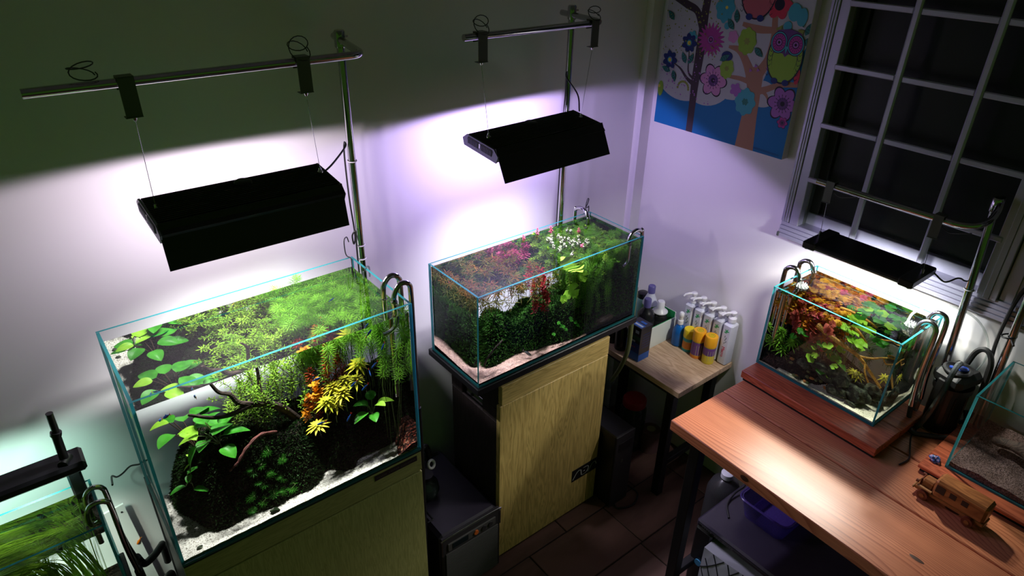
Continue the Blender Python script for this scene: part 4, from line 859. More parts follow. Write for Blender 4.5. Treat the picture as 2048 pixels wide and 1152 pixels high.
# ------------------------------------------------------------------ lamp stands and hooks for the two long-wall lamps
def stand(label, px, py, zt, rx0, rx1, ry, zr, zb):
    t = thing('lamp_stand', label, 'lamp stand', (px, py, zb))
    MB().tube([(px, py, zb), (px, py, zt-.004)], .0095, 16).build('pole', 'chrome', t)
    e = V((px, py, zr)); d = (V((rx1, ry, zr))-e); d.z = 0; d.normalize(); st_ = e-d*.052
    b = V((rx1, ry, zr)); pts = [st_, b-d*.032]+[ (b-d*.032)*(1-t_)**2+b*2*t_*(1-t_)+(b-V((.032, 0, 0)))*t_*t_ for t_ in (.15, .3, .45, .6, .75, .9, 1)]+[V((rx0, ry, zr))]
    MB().tube(pts, .0082, 16).build('arm', 'chrome', t)
    MB().lathe((px, py, zt-.030), [(.0125, 0), (.0130, .003), (.0130, .034), (.0105, .038), (0, .038)], 18).build('clamp_collar', 'chrome', t)
    for k in (0, 1): MB().tube([(px+.012, py-.006, zt-.022+.016*k), (px+.017, py-.008, zt-.022+.016*k)], .0025, 8).build('set_screw', 'steel', t)
    return t
stand('chrome lamp stand rising behind the tall tank with driftwood', -1.191, -.085, 1.700, -1.832, -1.2275, -.266, 1.687, .02)
stand('chrome lamp stand rising behind the long tank of pinkish sand', -.467, -.085, 1.708, -.9485, -.4905, -.2329, 1.690, .02)
def hangers(lamp, xs, y, zr, tops, loops):
    for x, (ax, ay, az), lp in zip(xs, tops, loops):
        h = MB(); h.box(x-.0135, x+.0135, y-.0115, y-.0098, zr-.058, zr+.010); h.box(x-.0135, x+.0135, y-.0115, y+.0115, zr+.0092, zr+.0108); h.box(x-.0135, x+.0135, y+.0098, y+.0115, zr-.014, zr+.010)
        h.box(x-.0145, x+.0135, y-.0135, y+.004, zr-.0595, zr-.058); h.build('hook', 'grey_metal', lamp)
        MB().lathe((x, y-.004, zr-.067), [(0, 0), (.002, 0), (.004, .004), (.004, .0085)], 10).build('cable_gripper', 'steel', lamp)
        MB().tube([(x, y-.004, zr-.066), (ax, ay, az+.010)], .0007, 5).build('suspension_wire', 'steel', lamp)
        MB().lathe((ax, ay, az), [(.006, 0), (.006, .003), (.003, .006), (.0025, .012), (0, .013)], 12).build('wire_anchor', 'steel', lamp)
        if lp:
            cx, rz_ = lp; pts = [(x+cx+.020*cos(a)+(.002*a/6), y+.006*sin(a)*2, zr+.016+.009*(1-cos(a*.5+.4))*1.2+.010*sin(a)*rz_) for a in [i*.42 for i in range(32)]]
            MB().tube(pts, .0011, 6).build('wire_loop', 'black_rubber', lamp)
hangers(L1, (-1.6805, -1.3625), -.266, 1.687, [(-1.682, -.262, 1.4475), (-1.350, -.262, 1.4525)], [(-.062, .5), (-.004, 1.4)])
hangers(L2, (-.9005, -.5275), -.2329, 1.690, [(-.878, -.236, 1.440), (-.548, -.232, 1.438)], [(.0, 1.3), (.0, .9)][:2])
def cord(name, label, pts, r=.0022, mat='black_rubber', cat='cord', n=8, closed=False):
    o = MB().tube(smooth_path(pts, n), r, 7).build(name, mat); tag(o, label, cat); return o
cord('power_cord', 'black power cord running from the wider lamp down its chrome stand', [(-1.335, -.245, 1.445), (-1.30, -.22, 1.452), (-1.24, -.16, 1.462), (-1.214, -.10, 1.452), (-1.208, -.080, 1.41), (-1.207, -.080, 1.30), (-1.204, -.085, 1.20), (-1.212, -.09, 1.175), (-1.214, -.09, 1.20), (-1.205, -.095, 1.212), (-1.2075, -.097, 1.19), (-1.208, -.095, 1.13), (-1.206, -.092, .90), (-1.206, -.092, .40), (-1.208, -.08, .02)])
cord('power_cord', 'black power cord arching from the lamp with the violet end cap', [(-.548, -.225, 1.455), (-.535, -.20, 1.495), (-.525, -.14, 1.53), (-.492, -.105, 1.535), (-.484, -.095, 1.49), (-.484, -.09, 1.35), (-.485, -.088, 1.10), (-.485, -.088, .70), (-.485, -.085, .02)])
cord('thermometer_cord', 'thin black looped cord at the back corner of the tall tank', [(-1.226, -.090, 1.185), (-1.235, -.10, 1.205), (-1.246, -.107, 1.200), (-1.2475, -.110, 1.170), (-1.245, -.113, 1.158), (-1.243, -.129, 1.158), (-1.243, -.133, 1.14), (-1.243, -.135, 1.00)], .0015)
for i, (x, y, z) in enumerate(((-1.191, -.085, 1.398), (-1.191, -.085, 1.165), (-1.191, -.085, 1.125))):
    tag(MB().tube([(x+.0112*cos(a), y+.0112*sin(a), z+.001*sin(a)) for a in [i_*pi/8 for i_ in range(17)]], .0013, 6).build('cable_tie', 'trim_paint'), ['white cable tie around the chrome stand beside the wider lamp', 'white cable tie around the chrome stand just over the tank rim', 'white cable tie around the chrome stand below the tank rim'][i], 'cable tie')

# ------------------------------------------------------------------ filter pipes
def pipe(name, label, pts, r, mat='chrome', flare=None, n=10, parent=None, extra=None):
    t = thing(name, label, 'filter pipe', tuple(pts[0])); MB().tube(smooth_path(pts, 8), r, 14).build('tube', mat, t)
    if extra: extra(t)
    return t
def ring(p, R_, r_, d=(0, 0, 1)):
    q = V(d).normalized(); u = q.orthogonal().normalized(); v = q.cross(u); return [V(p)+(u*cos(a)+v*sin(a))*R_ for a in [k*pi/8 for k in range(17)]]
def collar(p, R_=.0085, h=.008, mat='chrome'): return lambda t: MB().lathe(p, [(R_*.85, 0), (R_, .002), (R_, h-.002), (R_*.85, h)], 14).build('collar', mat, t)
# tall tank: inflow and outflow over the right-hand pane
pipe('filter_pipe', 'chrome intake pipe hooked over the tall tank behind the jet pipe', [(-1.262, -.335, .865), (-1.262, -.335, 1.10), (-1.262, -.335, 1.165), (-1.252, -.335, 1.188), (-1.236, -.335, 1.195), (-1.221, -.335, 1.186), (-1.2165, -.335, 1.16), (-1.2165, -.335, 1.05), (-1.2165, -.335, .80)], .0068, extra=collar((-1.262, -.335, 1.135)))
pipe('filter_pipe', 'chrome outflow pipe with a bent jet hooked over the tall tank', [(-1.302, -.386, 1.084), (-1.284, -.386, 1.086), (-1.268, -.386, 1.096), (-1.262, -.385, 1.114), (-1.262, -.385, 1.13), (-1.262, -.385, 1.165), (-1.252, -.385, 1.190), (-1.236, -.385, 1.197), (-1.220, -.385, 1.188), (-1.2165, -.385, 1.16), (-1.2165, -.385, 1.05), (-1.2165, -.385, .80)], .0062, extra=collar((-1.262, -.385, 1.150)))
pipe('filter_hose', 'dark filter hose running down outside the tall tank', [(-1.2165, -.335, .82), (-1.2165, -.335, .60), (-1.214, -.32, .30), (-1.21, -.28, .06)], .0080, 'black_rubber'); pipe('filter_hose', 'dark filter hose below the bent jet pipe', [(-1.2165, -.385, .82), (-1.2165, -.385, .60), (-1.214, -.37, .30), (-1.21, -.35, .06)], .0080, 'black_rubber')
def cup(name, label, p, d, R_=.012):
    t = thing(name, label, 'suction cup', p); q = V(d); T = M.Translation(p) @ q.to_track_quat('Z', 'Y').to_matrix().to_4x4()
    MB().lathe((0, 0, 0), [(R_, 0), (R_*.8, .002), (R_*.35, .005), (R_*.35, .010), (0, .011)], 16, 0, T).build('cup_body', 'clear_acrylic', t); return t
cup('suction_cup', 'clear suction cup on the tall tank pane below the jet pipe', (-1.240, -.375, 1.045), (-1, 0, 0), .012); cup('suction_cup', 'lower clear suction cup on the tall tank pane', (-1.240, -.355, 1.02), (-1, 0, 0), .008)
t = thing('hanging_thermometer', 'glass hook thermometer hanging in the feathery stems of the tall tank', 'thermometer', (-1.30, -.23, 1.12)); MB().tube(smooth_path([(-1.2385, -.20, 1.15), (-1.2385, -.20, 1.158), (-1.2285, -.20, 1.158), (-1.2285, -.20, 1.13)]), .0022, 8).build('hook', 'clear_acrylic', t); MB().tube([(-1.245, -.20, 1.15), (-1.245, -.20, 1.06)], .003, 8).build('glass_tube', 'clear_acrylic', t)
# long tank
pipe('filter_pipe', 'chrome intake pipe at the back corner of the long tank', [(-.405, -.125-.03, .85), (-.405, -.155, 1.04), (-.405, -.152, 1.066), (-.405, -.138, 1.082), (-.405, -.115, 1.086), (-.405, -.095, 1.075), (-.405, -.090, 1.05), (-.405, -.090, .80)], .0066, extra=collar((-.405, -.155, 1.036), .0095, .008, 'clear_acrylic'))
pipe('filter_pipe', 'chrome outflow pipe with a glass flare at the front corner of the long tank', [(-.425, -.335, .968), (-.412, -.335, .974), (-.403, -.335, .99), (-.402, -.335, 1.03), (-.401, -.335, 1.052), (-.391, -.335, 1.070), (-.370, -.335, 1.077), (-.350, -.335, 1.070), (-.340, -.335, 1.045), (-.339, -.335, .80)], .0066, extra=collar((-.402, -.335, 1.036), .0095, .006, 'clear_acrylic'))
cup('suction_cup', 'clear suction cup inside the end pane of the long tank', (-.3595, -.325, 1.0), (-1, 0, 0), .013)
cord('sensor_cord', 'dark looped cord standing over the back corner of the long tank', [(-.385, -.12, 1.075), (-.383, -.118, 1.095), (-.375, -.116, 1.112), (-.368, -.114, 1.108), (-.374, -.115, 1.092), (-.383, -.117, 1.085), (-.372, -.115, 1.08), (-.350, -.10, 1.06), (-.345, -.09, .9)], .0016)
pipe('green_hose', 'murky green hose hanging from the oak cabinet side down to a glass joint', [(-.339, -.335, .86), (-.338, -.335, .72), (-.335, -.330, .60), (-.332, -.30, .50), (-.335, -.27, .43)], .0085, 'murky_hose', extra=lambda t: MB().tube([(-.335, -.275, .435), (-.338, -.258, .395)], .013, 14).build('glass_joint', 'clear_acrylic', t))
# small tank (pipes over the end pane near the corner and over the end pane near the filter)
Q = lambda x, y, z: tuple(IT @ V((x, y, z)))
pipe('filter_pipe', 'chrome intake pipe at the back corner of the small tank', [Q(-.120, -.80, .86), Q(-.120, -.80, 1.03), Q(-.120, -.797, 1.05), Q(-.120, -.787, 1.070), Q(-.120, -.772, 1.073), Q(-.120, -.757, 1.063), Q(-.120, -.752, 1.035), Q(-.120, -.752, .85)], .0066, extra=collar(Q(-.120, -.80, 1.025), .0095, .006, 'clear_acrylic'))
pipe('filter_pipe', 'chrome outflow pipe at the front corner of the small tank', [Q(-.195, -.802, .87), Q(-.195, -.802, 1.03), Q(-.195, -.799, 1.05), Q(-.195, -.788, 1.072), Q(-.195, -.772, 1.075), Q(-.195, -.757, 1.065), Q(-.195, -.752, 1.035), Q(-.195, -.752, .85)], .0066)
pipe('filter_tube', 'steel tube standing inside the front corner of the small tank', [Q(-.245, -.800, .86), Q(-.245, -.800, .94), Q(-.245, -.800, 1.018)], .0075, 'steel')
pipe('filter_pipe', 'chrome intake pipe over the filter end of the small tank, nearer the wall', [Q(-.110, -1.118, .86), Q(-.110, -1.118, 1.03), Q(-.110, -1.121, 1.052), Q(-.110, -1.131, 1.070), Q(-.110, -1.146, 1.074), Q(-.110, -1.159, 1.064), Q(-.110, -1.163, 1.03), Q(-.110, -1.163, .90), Q(-.112, -1.17, .82)], .0066)
pipe('filter_pipe', 'chrome outflow pipe over the filter end of the small tank, nearer the table edge', [Q(-.165, -1.118, .98), Q(-.165, -1.118, 1.03), Q(-.165, -1.121, 1.048), Q(-.165, -1.131, 1.064), Q(-.165, -1.146, 1.068), Q(-.165, -1.159, 1.058), Q(-.165, -1.163, 1.03), Q(-.165, -1.163, .90), Q(-.165, -1.17, .82)], .0066, 'steel')
def rose(label, p, R_=.016):
    t = thing('spinning_diffuser', label, 'filter outlet', p)
    MB().lathe(p, [(R_*.4, 0), (R_*.9, .006), (R_, .014), (R_*.85, .020)], 18).build('cup', 'clear_acrylic', t)
    for k in range(10):
        a = 2*pi*k/10; MB().tube([(p[0]+R_*.25*cos(a), p[1]+R_*.25*sin(a), p[2]+.016), (p[0]+R_*.6*cos(a+.4), p[1]+R_*.6*sin(a+.4), p[2]+.028), (p[0]+R_*.85*cos(a+.8), p[1]+R_*.85*sin(a+.8), p[2]+.020)], .0014, 5).build('vane', 'clear_glass_solid', t)
clear_plastic('clear_glass_solid', (.5, .55, .53), .5, .05)
rose('clear glass rose fitting under the front corner pipe of the small tank', Q(-.195, -.812, 1.012), .020); rose('clear glass rose fitting at the filter end of the small tank', Q(-.150, -1.098, 1.012), .017)
t = thing('feeding_cup', 'small clear cup with amber rim inside the small tank pane', 'cup', Q(-.255, -1.118, .99)); MB().lathe(Q(-.262, -1.118, .965), [(.004, 0), (.007, .003), (.0085, .022), (.0085, .024)], 14).build('cup_body', 'clear_acrylic', t); MB().tube(ring(Q(-.262, -1.118, .990), .0085, 0), .0018, 6).build('rim', 'leaf_amber', t)
cup('suction_cup', 'pale blue-white suction cup outside the filter end of the small tank', Q(-.215, -1.1375, .985), (0, -1, 0), .009)
cord('air_tube', 'thin clear air tube looping from the small tank towards the filter', [Q(-.135, -1.082, 1.025), Q(-.125, -1.09, 1.06), Q(-.08, -1.13, 1.085), (-.035, -1.20, 1.06), (-.022, -1.245, 1.00), (-.028, -1.25, .93), (-.06, -1.215, .87), (-.085, -1.19, .84)], .0030, 'clear_tube', 'tube')
# grass tank
pipe('filter_pipe', 'chrome pipe hooked over the grass tank, nearer the wall', [(-1.955, -.255, .75), (-1.955, -.258, .830), (-1.953, -.258, .858), (-1.944, -.258, .873), (-1.931, -.258, .876), (-1.919, -.258, .866), (-1.916, -.258, .84), (-1.916, -.258, .72), (-1.905, -.24, .60)], .0056)
pipe('filter_pipe', 'chrome pipe with a curled jet hooked over the grass tank', [(-1.945, -.298, .812), (-1.956, -.298, .808), (-1.961, -.298, .822), (-1.960, -.298, .845), (-1.952, -.298, .863), (-1.938, -.298, .868), (-1.922, -.298, .862), (-1.916, -.298, .84), (-1.916, -.298, .72), (-1.91, -.28, .60)], .0056)
pipe('filter_hose', 'black filter hose curving from the grass tank towards the pale wood cabinet', [(-1.905, -.24, .62), (-1.895, -.22, .57), (-1.87, -.18, .54), (-1.848, -.14, .52), (-1.842, -.10, .48), (-1.842, -.08, .40)], .009, 'black_rubber')
pipe('filter_hose', 'lower black filter hose curving from the curled pipe of the grass tank', [(-1.91, -.28, .62), (-1.905, -.27, .55), (-1.88, -.23, .48), (-1.852, -.18, .455), (-1.845, -.14, .40), (-1.845, -.12, .30)], .009, 'black_rubber')
# bar light of the grass tank
t = thing('bar_light', 'black bar light on a clamp arm over the grass tank', 'lamp', (-1.97, -.235, .93))
MB().bbox(-2.50, -1.929, -.262, -.198, .928, .952, .006).build('housing', 'black_anodised', t); MB().box(-2.48, -1.945, -.250, -.210, .926, .928).build('lens', 'led_lens', t)
MB().bbox(-1.972, -1.945, -.2, -.176, .80, .895, .004).build('clamp', 'black_plastic', t); MB().tube([(-1.958, -.189, .885), (-1.958, -.20, .935)], .0085, 10).build('clamp_neck', 'black_plastic', t)
MB().tube([(-1.962, -.236, .952), (-1.960, -.236, 1.025)], .0085, 12).build('swing_arm', 'black_plastic', t); MB().tube([(-1.960, -.236, 1.02), (-1.958, -.236, 1.028)], .0105, 12).build('joint', 'black_plastic', t); MB().tube([(-1.958, -.236, 1.026), (-1.957, -.236, 1.075)], .0068, 12).build('upper_arm', 'black_plastic', t)
MB().tube([(-1.968, -.25, .953), (-1.955, -.226, .953)], .010, 12).build('pivot_knob', 'black_plastic', t)
for i in range(4): spot('led', (-2.40+.12*i, -.23, .92), (0, .0, -1), 20, (.92, 1, .80), R(92), 1, .012, t)
for i in range(4): spot('led', (-2.34+.125*i, -.20, .925), (0, .85, -1), 2.5, (.58, 1, .80), R(104), .8, .012, t)
cord('power_cord', 'thin black cord running along the wall between the grass tank and the black rod', [(-1.90, -.235, .845), (-1.895, -.15, .80), (-1.885, -.06, .72), (-1.87, -.03, .70), (-1.85, -.03, .712), (-1.83, -.04, .715), (-1.815, -.05, .73)], .0022)
o = MB().tube([(-1.8262, -.045, .672), (-1.826, -.045, .02)], .0055, 10).build('black_rod', 'black_plastic'); tag(o, 'upright black rod between the grass tank and the tall tank', 'rod')
plain('board_white', (.82, .82, .84), .6); t = thing('backing_board', 'small pale board leaning on the wall below the grass tank pipes', 'board', (-1.93, -.02, .3)); mb = MB(); mb.prism([(-2.02, .30), (-1.872, .30), (-1.892, .60), (-2.00, .585)], -.024, -.018, 'y'); mb.build('panel', 'board_white', t); mb = MB(); mb.lathe((0, 0, 0), [(.0025, 0), (.0025, .001), (0, .001)], 8, 0, Tm(-1.901, -.025, .578, 0, R(90))); mb.build('nail_hole', 'black_plastic', t)
t = fish('small orange fish shape on the pale board', (-1.888, -.0265, .46), .1, -.9, .02, mats=('leaf_orange', 'leaf_orange')); t.name = 'fish_shape'  # orange fish shape set against the face of the board
# stand under the grass tank
wood('dark_veneer', (.018, .012, .014), (.05, .035, .036), 2, 20, 10, .5, rings=.5, bmp=.1)
t = thing('aquarium_stand', 'dark stand below the grass tank of ribbon blades', 'cabinet', (-2.235, -.27, 0)); MB().bbox(-2.54, -1.928, -.36, -.185, 0.0, .578, .003).build('carcass', 'dark_veneer', t); MB().bbox(-2.54, -1.926, -.362, -.182, .5785, .5995, .002).build('stand_top', 'dark_veneer', t)
# ------------------------------------------------------------------ cabinets
wood('pale_veneer', (.36, .34, .12), (.58, .54, .22), 2, 30, 18, .5, rings=.5, bmp=.1); wood('pale_veneer_h', (.32, .29, .11), (.54, .49, .20), 0, 30, 18, .5, rings=.5, bmp=.1)
wood('oak_veneer', (.42, .27, .08), (.78, .56, .20), 2, 14, 12, .45, rings=.8, bmp=.1); wood('oak_veneer_h', (.42, .27, .08), (.76, .54, .20), 0, 14, 12, .45, rings=.8, bmp=.1)
plain('plate_black', (.012, .012, .014), .35); plain('plate_white', (.62, .62, .64), .4); plain('mat_black', (.01, .01, .011), .8)
t = thing('aquarium_cabinet', 'pale olive-toned wood cabinet carrying the tall planted tank', 'cabinet', (-1.533, -.266, 0))
MB().bbox(-1.831, -1.235, -.397, -.118, .0, .699, .002).build('carcass', 'dark_veneer', t)
MB().bbox(-1.832, -1.2335, -.416, -.398, .636, .6995, .0015).build('top_band', 'pale_veneer_h', t); MB().bbox(-1.831, -1.2335, -.416, -.398, .02, .631, .0015).build('door', 'pale_veneer', t)
MB().box(-1.832, -1.234, -.4155, -.117, .6997, .7047).build('tank_mat', 'mat_black', t)
pl = MB().bbox(-1.372, -1.247, -.4175, -.4162, .676, .6935, .0005).build('name_plate', 'plate_black', t)
mb = MB(); r_q = random.Random(3)
for i in range(23):
    if i in (6, 13): continue
    x = -1.366+i*.005; mb.box(x, x+.0026+r_q.uniform(0, .001), -.4180, -.4175, .6825, .6872)
o = mb.build('plate_lettering', 'grey_metal', pl)
t = thing('aquarium_cabinet', 'light oak cabinet with dark sides under the long tank', 'cabinet', (-.70, -.235, 0))
mb = MB(); mb.bbox(-.925, -.480, -.349, -.10, .0, .587, .002); mb.bbox(-.925, -.480, -.349, -.10, .6375, .737, .002); mb.box(-.925, -.480, -.349, -.270, .587, .6375); mb.box(-.925, -.480, -.160, -.10, .587, .6375); mb.box(-.905, -.480, -.27, -.16, .587, .6375); mb.build('carcass', 'dark_veneer', t)
MB().bbox(-.915, -.905, -.262, -.168, .590, .618, .001).build('hose_bracket', 'steel', t); MB().tube([(-.918, -.20, .60), (-.905, -.20, .60)], .006, 10).build('bracket_hole', 'black_plastic', t)
MB().bbox(-.926, -.478, -.368, -.350, .668, .737, .0015).build('top_band', 'oak_veneer_h', t); MB().bbox(-.932, -.478, -.368, -.350, .012, .6655, .0015).build('door', 'oak_veneer', t)
pl = MB().bbox(-.6035, -.4785, -.3695, -.368, .158, .212, .0006).build('logo_plate', 'plate_black', t)
def strokes(mb, y, lines, w_, T=lambda u, v: (u, v)):
    for pts in lines:
        for (a, b) in zip(pts, pts[1:]):
            A, B_ = V(a), V(b); d = (B_-A).normalized(); n = V((-d.y, d.x))*w_/2; e = d*w_*.4; q = [A-n-e, B_-n+e, B_+n+e, A+n-e]
            q = [T(*p) for p in q]; mb.add([(u, y, v) for u, v in q]+[(u, y+.0004, v) for u, v in q], [(0, 1, 2, 3), (7, 6, 5, 4), (0, 4, 5, 1), (2, 6, 7, 3)])
mb = MB(); Tq = lambda u, v: (-.5985+u*.115, .168+v*.036)
strokes(mb, -.3702, [[(0, 0), (.13, .62), (.18, .78), (.26, .88), (.33, .78), (.36, .10)], [(.36, .10), (.40, 0), (.50, 0), (.60, .10), (.66, .45), (.66, .70), (.60, .85), (.44, .88)], [(.66, 0), (.78, .62), (.83, .78), (.90, .88), (.96, .80), (1.0, .40)], [(.44, .42), (.5, .42)]], .035, Tq)
mb.build('logo', 'plate_white', pl)
o = MB().bbox(-1.008, -.346, -.3625, -.1, .7378, .7610, .002).build('tank_tray', 'black_plastic'); tag(o, 'black tray between the long tank and the light oak cabinet', 'tray')
# ------------------------------------------------------------------ appliance between the cabinets
plain('dusk_plastic', (.034, .028, .048), .35, nz=.1, nscale=20, bmp=.05); plain('panel_grey', (.09, .085, .09), .4); plain('orange_button', (.75, .16, .03), .4); plain('display', (.012, .02, .025), .15); plain('front_grey', (.03, .027, .033), .5)
t = thing('dehumidifier', 'dark boxy dehumidifier with slatted front between the two cabinets', 'appliance', (-1.05, -.2, 0))
MB().bbox(-1.160, -.942, -.372, -.03, 0, .268, .012).build('housing', 'dusk_plastic', t); MB().bbox(-1.164, -.938, -.384, -.368, .0, .268, .004).build('front_frame', 'front_grey', t)
MB().tube(smooth_path([(-1.162, -.384, .2), (-1.162, -.384, .255), (-1.155, -.384, .268), (-1.05, -.384, .2705), (-.946, -.384, .268), (-.94, -.384, .255), (-.94, -.384, .2)], 6), .0028, 8).build('bright_trim', 'steel', t)
MB().bbox(-1.143, -.960, -.388, -.383, .212, .243, .001).build('control_panel', 'panel_grey', t); MB().bbox(-1.128, -1.068, -.3892, -.388, .216, .239, .0005).build('display', 'display', t)
for x, mt in ((-1.038, 'orange_button'), (-1.008, 'front_grey'), (-.982, 'front_grey')): MB().tube([(x, -.387, .2275), (x, -.3915, .2275)], .0085, 16).build('button', mt, t)
for i in range(33):
    z = .200-.006*i; MB().bbox(-1.152, -.950, -.3885, -.3835, z-.0018, z+.0018, .0008).build('slat', 'panel_grey', t)
MB().bbox(-1.139, -1.134, -.295, -.215, .2675, .2705, .001).build('handle_groove', 'black_plastic', t); MB().bbox(-1.159, -1.137, -.297, -.292, .2675, .2705, .001).build('handle_groove', 'black_plastic', t)
MB().bbox(-1.12, -.96, -.06, -.045, .267, .2695, .001).build('back_vent', 'black_plastic', t)
t = thing('inline_valve', 'black loop fitting with a pale ring beside the corner of the pale cabinet', 'fitting', (-1.09, -.21, .44)); MB().tube(smooth_path([(-1.130, -.22, .415), (-1.130, -.22, .47), (-1.118, -.215, .492), (-1.10, -.21, .49), (-1.092, -.21, .46), (-1.092, -.215, .42)]), .0095, 12).build('loop', 'black_rubber', t); MB().tube(ring((-1.098, -.235, .435), .0125, 0, (.3, -1, .5)), .0045, 10).build('pale_ring', 'trim_paint', t)
MB().tube([(-1.130, -.22, .42), (-1.16, -.22, .30), (-1.175, -.22, .02)], .006, 8).build('stem', 'black_rubber', t)
t = thing('glass_float', 'dark glass jar below the black loop fitting', 'jar', (-1.075, -.20, .27)); MB().lathe((-1.10, -.20, .2685), [(.022, 0), (.036, .012), (.042, .035), (.038, .060), (.022, .075), (.022, .085), (0, .085)], 24).build('glass_body', 'smoke_glass', t) if clear_plastic('smoke_glass', (.05, .07, .07), .35, .08) else 0
MB().lathe((-1.10, -.20, .354), [(.024, 0), (.024, .012), (0, .012)], 20).build('stopper', 'black_plastic', t)
# ------------------------------------------------------------------ dark case and things on the floor in the corner
t = thing('computer_case', 'black box-shaped case on the floor beside the oak cabinet', 'case', (-.40, -.25, 0))
MB().bbox(-.468, -.375, -.438, -.10, .004, .345, .004).build('case_body', 'black_plastic', t); MB().bbox(-.470, -.373, -.442, -.437, .004, .345, .003).build('front_bezel', 'front_grey', t); MB().bbox(-.455, -.388, -.4435, -.441, .27, .31, .001).build('drive_cover', 'black_plastic', t); MB().tube([(-.43, -.441, .22), (-.43, -.444, .22)], .007, 12).build('power_button', 'grey_metal', t)
cord('floor_cord', 'black cord curling on the tiles at the foot of the black case', [(-.40, -.36, .05), (-.44, -.445, .005), (-.43, -.47, .0035), (-.38, -.485, .0035), (-.33, -.46, .0035), (-.325, -.42, .0035), (-.34, -.37, .0035)], .0035)
t = thing('red_lid_jar', 'clear jar with a red screw lid standing under the side table', 'jar', (-.152, -.248, 0)); MB().lathe((-.152, -.248, .0), [(.045, 0), (.052, .01), (.052, .20), (.042, .218)], 24).build('jar_body', 'smoke_glass', t); MB().lathe((-.152, -.248, .2185), [(.047, 0), (.048, .024), (.044, .030), (0, .030)], 24).build('lid', 'red_lid', t) if plain('red_lid', (.42, .02, .03), .4) else 0
t = thing('round_tin', 'round pinkish tin with a cream label on its top under the side table', 'tin', (-.10, -.31, 0)); MB().lathe((-.10, -.31, 0), [(.040, 0), (.040, .10), (.037, .103), (0, .103)], 28).build('tin_body', 'tin_pink', t) if plain('tin_pink', (.22, .11, .13), .5) else 0
MB().lathe((-.10, -.31, .1035), [(.018, 0), (.018, .0008), (0, .0008)], 20).build('round_label', 'cream_label', t) if plain('cream_label', (.55, .52, .34), .6) else 0; MB().tube(ring((-.10, -.31, .085), .0402, 0), .0012, 6).build('bead', 'tin_pink', t)
# ------------------------------------------------------------------ side table
wood('rubberwood', (.42, .26, .16), (.66, .47, .33), 1, 12, 9, .45, rings=.6, bmp=.08); plain('black_iron', (.008, .008, .010), .5, .3)
t = thing('side_table', 'small side table with a pale plank top and black iron legs in the corner', 'table', (-.15, -.29, 0))
for i in range(4): x0 = -.302+i*.0752; MB().bbox(x0, x0+.0748, -.5456, -.035, .507, .5295, .0012).build('plank', 'rubberwood', t)
for x in (-.262, -.040):
    for y in (-.495, -.085): MB().bbox(x-.016, x+.016, y-.016, y+.016, 0, .482, .002).build('leg', 'black_iron', t)
MB().bbox(-.285, -.015, -.52, -.49, .482, .5065, .002).build('apron', 'black_iron', t); MB().bbox(-.285, -.015, -.10, -.07, .482, .5065, .002).build('apron', 'black_iron', t); MB().bbox(-.285, -.255, -.49, -.10, .482, .5065, .002).build('apron', 'black_iron', t); MB().bbox(-.045, -.015, -.49, -.10, .482, .5065, .002).build('apron', 'black_iron', t)
MB().bbox(-.262+.016, -.04-.016, -.507, -.483, .14, .165, .002).build('stretcher', 'black_iron', t)
